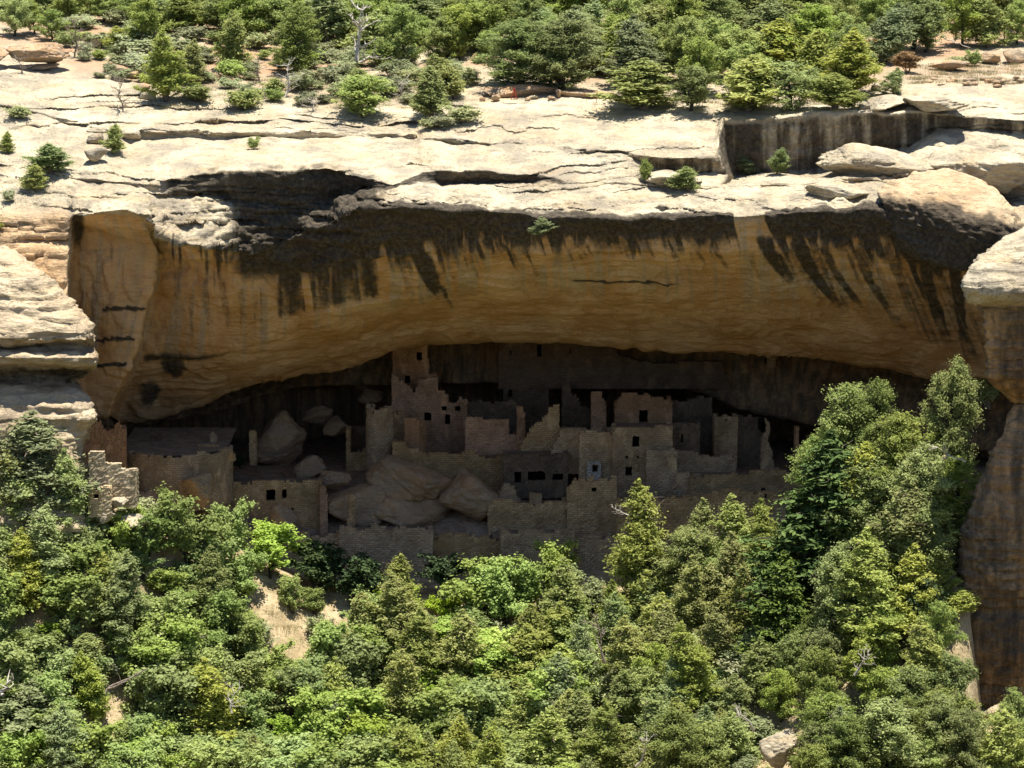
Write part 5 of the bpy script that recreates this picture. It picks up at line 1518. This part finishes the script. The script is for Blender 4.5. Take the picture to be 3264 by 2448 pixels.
snag('dead_bush', 'twisted grey branches on the bank below the brownish juniper, lower left', 740, 2270, 130, 214.0, 19, M_DEAD, (0.1, 0.2, 0), nb=7, spread=0.5, cat='dead branch', r0=0.03)
snag('dead_bush', 'pale dead twigs sticking out left of the slim pointed juniper', 2000, 1640, 70, 231.0, 20, M_DEAD, (0.0, -0.9, 0), nb=8, spread=0.4, cat='dead branch')
snag('dead_tree', 'black slim dead trunk at the top right edge', 3205, 140, 90, 'cliff', 22, M_BARKDK, (0, 0.2, 0), nb=8, spread=0.5)


def log(name, label, a, b_, Y, r, mat, seed, cat='log'):
    P, Q = at(a[0], a[1], Y), at(b_[0], b_[1], Y - 0.4)
    rng = np.random.default_rng(seed)
    tt = np.linspace(0, 1, 9)
    pts = (Q - P) * tt[:, None] + rng.normal(0, r * 0.7, (9, 3))
    paths = [(pts, r * (1 - 0.55 * tt))]
    for k in range(4):
        i = 2 + k
        dv = rng.normal(0, 1, 3); dv[2] = abs(dv[2])
        paths.append((np.stack([pts[i], pts[i] + dv * r * 3, pts[i] + dv * r * 6 + rng.normal(0, r, 3)]), np.array([0.35, 0.25, 0.1]) * r))
    v, f = tubes(paths, 7)
    o = add_obj(name, mesh_np(name, v, f, mat, True), None, V3(P))
    return tag(o, label, cat)


log('fallen_log', 'upper of two fallen grey logs lying side by side, lower left', (345, 2195), (478, 2130), 216.2, 0.10, M_DEADBR, 1)
log('fallen_log', 'lower of two fallen grey logs lying side by side, lower left', (335, 2207), (440, 2150), 215.8, 0.09, M_DEADBR, 2)
log('fallen_log', 'grey twisted log at the left edge, low down', (2, 2215), (38, 2155), 213.5, 0.16, M_DEAD, 3)
log('fallen_log', 'long pale branch lying on the grassy bank, far right rim', (3000, 118), (3090, 152), 281.0, 0.07, M_DEAD, 4)
log('fallen_log', 'dark fallen trunk on orange ground under the top left juniper group', (800, 140), (925, 132), 290.0, 0.16, M_BARKDK, 5)
log('fallen_log', 'dark fallen trunk right of the bleached snag', (1225, 200), (1310, 212), 281.5, 0.16, M_BARKDK, 6)

# ------------------------------------------------------------------ ledge hollow, red stand and posts, loose stones
for a, b_, c, d_, Y, sd_, lab in [
    (1535, 1800, 268, 312, 265.0, 61, 'long dark overhung ledge block behind the red stand'),
    (1768, 1990, 288, 322, 264.0, 62, 'pale ledge block right of the dark overhung one'),
]:
    boulder('ledge_block', lab, a, b_, c, d_, Y, M_REDROCK, sd_, 2.5, 0.0, 'rock ledge', sub=5)
STONES = [(1565, 1596, 300, 322, 'pale orange stone left of the red stand'), (1528, 1548, 308, 321, 'small orange stone below the rounded juniper'),
          (1672, 1692, 309, 320, 'small flat stone right of the red stand'), (1680, 1716, 303, 313, 'flat stone under the dark ledge'),
          (1770, 1790, 283, 312, 'upright orange block at the right end of the dark ledge'), (1745, 1772, 305, 316, 'two-sided stone left of the upright orange block'),
          (2043, 2066, 326, 343, 'pale stone below the wide juniper at the rim'), (680, 712, 230, 255, 'orange block among dead branches left of the slim juniper'),
          (716, 752, 240, 262, 'square orange block just left of the slim juniper base'), (445, 500, 285, 316, 'pale rounded block by the trunk of the tall bushy juniper'),
          (425, 480, 264, 284, 'brown flat stone left of the tall bushy juniper'), (330, 420, 205, 232, 'orange ledge stone below the small juniper'),
          (395, 470, 225, 245, 'tan ledge stone left of the tall bushy juniper, upper'), (560, 600, 118, 160, 'pale leaning slab between two trees, top left'),
          (285, 330, 108, 150, 'pale sloping block above the thin bare tree'), (1000, 1045, 205, 228, 'tan block under the broad pinyon, left of the snag'),
          (1045, 1100, 200, 220, 'flat tan block at the foot of the snag'), (1010, 1075, 95, 120, 'orange earth mound behind the broad pinyon'),
          (1500, 1545, 168, 200, 'dark red block under a pinyon, top middle'), (2580, 2620, 215, 240, 'grey-white block inside the right thicket'),
          (2735, 2775, 330, 348, 'white flat stone at the end of the rim thicket'), (2775, 2812, 262, 288, 'rounded stone above the low pale slab'),
          (2955, 3090, 190, 222, 'tan ledge rock below the long pale branch'), (3110, 3190, 165, 205, 'orange ledge rock at the far right bank'),
          (3195, 3275, 155, 200, 'orange broken rock in the far right corner of the bank'), (100, 190, 200, 222, 'flat block in the shade under the brown slab'),
          (275, 340, 405, 420, 'small dark-edged ledge stone on the left rock face'), (275, 330, 425, 455, 'rounded stone left of the lone small tree'),
          (385, 450, 410, 445, 'tilted slab right of the lone small tree'), (270, 345, 465, 515, 'rounded block below the lone small tree, left')]
for i, (a, b_, c, d_, lab) in enumerate(STONES):
    P = on_cliff((a + b_) / 2, d_)
    m = M_REDROCK if ('orange' in lab or 'red' in lab or 'brown' in lab or 'tan' in lab) else M_BOULDER
    boulder('stone', lab, a, b_, c, d_ + 3, P[1], m, 200 + i, None, 0.1 * math.sin(i * 2.1), 'stone', 'loose stones on the mesa rim', sub=3)
# dry stacked stones on the far right bank
for i in range(26):
    px = rnd.uniform(2910, 3255); py = rnd.uniform(256, 285) - (px - 2910) * 0.03
    P = on_cliff(px, py)
    w = rnd.uniform(16, 34); h = rnd.uniform(8, 14)
    o = boulder('stone', None, px - w / 2, px + w / 2, py - h, py + 3, P[1], M_REDROCK, 300 + i, 0.6, rnd.uniform(-0.1, 0.1), 'stone', 'stacked stones on the far right bank', sub=2)
    AUTO.append((o, 'small tan stone', 'bank', (px, py), h / 30))
for i in range(46):
    px = rnd.uniform(420, 2350)
    py = float(np.interp(px, [420, 700, 1000, 1900, 2350], [1620, 1690, 1830, 1840, 1660])) + rnd.uniform(-30, 30) - (120 if rnd.random() < 0.4 else 0)
    P = on_cliff(px, py, IDX['floorback'] + 0.5, IDX['foot'])
    w = rnd.uniform(14, 44); h = w * rnd.uniform(0.45, 0.8)
    a_, b_ = proj(P)
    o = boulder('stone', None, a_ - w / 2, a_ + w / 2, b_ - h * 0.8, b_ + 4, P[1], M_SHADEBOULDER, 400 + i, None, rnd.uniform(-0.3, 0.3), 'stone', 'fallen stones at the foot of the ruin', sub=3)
    AUTO.append((o, 'fallen stone', 'foot', (float(a_), float(b_)), h / 37))
# red stand and thin posts at the rim
P = on_cliff(1640, 316)
rt = thing('barrier_stand', 'red A-shaped stand at the end of the barrier rail', 'barrier', P)
for dx0, dx1, dy in ((-0.28, 0.02, 0.0), (0.32, 0.05, 0.0), (0.05, 0.03, 0.5)):
    v, f = tubes([(np.array([[dx0, dy, -0.1], [(dx0 + dx1) / 2, dy * 0.5, 0.52], [dx1, 0, 1.12]]), np.array([0.045, 0.045, 0.045]))], 6)
    add_obj('leg', mesh_np('leg', v, f, M_REDPAINT), rt)
Q = on_cliff(1902, 326)
pt = thing('barrier_post', 'thin red post on the rim right of the A-shaped stand', 'barrier', Q)
v, f = tubes([(np.array([[0, 0, -0.1], [0, 0, 0.6], [0.02, 0, 1.15]]), np.array([0.035, 0.035, 0.035]))], 6)
add_obj('pole', mesh_np('pole', v, f, M_REDPAINT), pt)
A_, B_ = P + np.array([0.03, 0, 1.1]), Q + np.array([0, 0, 1.1])
tt = np.linspace(0, 1, 9)[:, None]
v, f = tubes([((B_ - A_) * tt - np.array([[0, 0, 0.25]]) * (4 * tt * (1 - tt)), np.full(9, 0.022))], 5)
tag(add_obj('barrier_cable', mesh_np('barrier_cable', v, f, M_CABLE), None, V3(A_)), 'dark cable strung from the red stand to the thin red post', 'cable')

# ------------------------------------------------------------------ grass and litter
def grass(name, pts, n_per, hgt, spread, label, seed):
    rng = np.random.default_rng(seed)
    V_, T_ = [], []
    for P in pts:
        n = n_per
        b0 = P + np.stack([rng.normal(0, spread, n), rng.normal(0, spread * 0.6, n), rng.normal(0, 0.03, n)], -1)
        h = hgt * (0.5 + rng.random(n)); w = 0.009 + 0.010 * rng.random(n)
        az = rng.random(n) * 6.28
        ln = np.stack([np.cos(az), np.sin(az), 0 * az], -1) * (h * 0.35)[:, None]
        sd_ = np.stack([-np.sin(az), np.cos(az), 0 * az], -1) * w[:, None]
        tip = b0 + ln + np.stack([0 * h, 0 * h, h], -1)
        V_.append(np.stack([b0 - sd_, b0 + sd_, tip + sd_ * 0.2, tip - sd_ * 0.2], 1).reshape(-1, 3))
        T_.append(np.repeat(rng.random(n), 4))
    V_ = np.concatenate(V_); T_ = np.concatenate(T_)
    o = add_obj(name, mesh_np(name, V_, np.arange(len(V_)).reshape(-1, 4), M_GRASS, False, {'tint': T_}))
    structure(o, label, 'grass', 'stuff')


pts = [on_cliff(rnd.uniform(2900, 3270), rnd.uniform(205, 270)) for _ in range(110)] + [on_cliff(rnd.uniform(500, 1450), rnd.uniform(230, 350)) for _ in range(140)] \
    + [on_cliff(rnd.uniform(1900, 2750), rnd.uniform(325, 354)) for _ in range(60)]
grass('dry_grass', pts, 80, 0.20, 0.42, 'dry bunch grass on the mesa rim', 5)
pts = []
for a, b_, c, d_ in SOIL:
    pts += [on_slope(rnd.gauss(a, c * 0.7), rnd.gauss(b_, d_ * 0.7)) for _ in range(26)]
pts += [on_slope(rnd.uniform(0, 3264), rnd.uniform(1900, 2600)) for _ in range(160)]
grass('slope_grass', pts, 34, 0.36, 0.4, 'dry grass between the shrubs of the canyon slope', 6)

# ------------------------------------------------------------------ labels for the plants of the thickets
MARKS = {
    'slope': [(165, 1500, 'the big blue-green juniper'), (860, 1730, 'the brightest yellow-green oak'), (905, 1975, 'the bare soil patch'), (400, 2170, 'the two fallen logs'),
              (1300, 2080, 'the tall dark olive juniper'), (1545, 1880, 'the middle yellow-green oak'), (1650, 2130, 'the broad olive juniper'), (1450, 2330, 'the arching dead branch'),
              (2055, 1740, 'the slim pointed juniper'), (2600, 1620, 'the large fir'), (2475, 1940, 'the smaller fir'), (2490, 2380, 'the pale pointed boulder'), (2935, 1920, 'the dark shaded tree'),
              (3060, 1880, 'the rock pillar'), (700, 2240, 'the brownish lower left juniper'), (3180, 2260, 'the sunlit ledge slab'), (30, 2180, 'the left edge log'), (2030, 2380, 'the bare bottom twigs'), (880, 2420, 'the feathery pale bush')],
    'mesa': [(120, 160, 'the brown slab'), (530, 200, 'the tall bushy juniper'), (760, 120, 'the slim juniper'), (1130, 120, 'the bleached snag'), (1640, 290, 'the red stand'), (1902, 300, 'the thin red post'),
             (2340, 380, 'the varnished upper face'), (2550, 110, 'the pointed yellow-green juniper'), (2845, 260, 'the round rim bush'), (3140, 180, 'the grassy bank'), (1425, 100, 'the bare orange ground'), (2060, 260, 'the wide rim juniper')],
    'foot': [(560, 1500, 'the round kiva'), (870, 1600, 'the lower left room block'), (1300, 1600, 'the great slanting slab'), (1700, 1520, 'the black kiva openings'), (1885, 1600, 'the short square tower'), (2200, 1560, 'the lower terrace wall')],
    'bank': [(2900, 270, 'the round rim bush')],
}
ORD = ['nearest', 'second', 'third', 'fourth', 'fifth', 'sixth', 'seventh', 'eighth', 'ninth', 'tenth', 'eleventh', 'twelfth', 'thirteenth', 'fourteenth', 'fifteenth', 'sixteenth', 'seventeenth', 'eighteenth',
       'nineteenth', 'twentieth', 'twenty-first', 'twenty-second', 'twenty-third', 'twenty-fourth', 'twenty-fifth', 'twenty-sixth', 'twenty-seventh', 'twenty-eighth']
GRP = {}
for o, noun, zone, (px, py), h in AUTO:
    best = min(MARKS[zone], key=lambda m: (m[0] - px) ** 2 + (m[1] - py) ** 2 * 1.5)
    dx, dy = px - best[0], py - best[1]
    if abs(dx) > abs(dy): rel = 'to the right of' if dx > 0 else 'to the left of'
    else: rel = 'downhill from' if dy > 0 else 'uphill from'
    GRP.setdefault((noun, rel, best[2]), []).append((dx * dx + dy * dy, o))
for (noun, rel, mk), lst in GRP.items():
    lst.sort(key=lambda t: t[0])
    for k, (d_, o) in enumerate(lst):
        if len(lst) == 1: o['label'] = 'the only %s %s %s' % (noun, rel, mk)
        else: o['label'] = '%s %s, counting outward, %s %s' % (ORD[min(k, len(ORD) - 1)], noun, rel, mk)
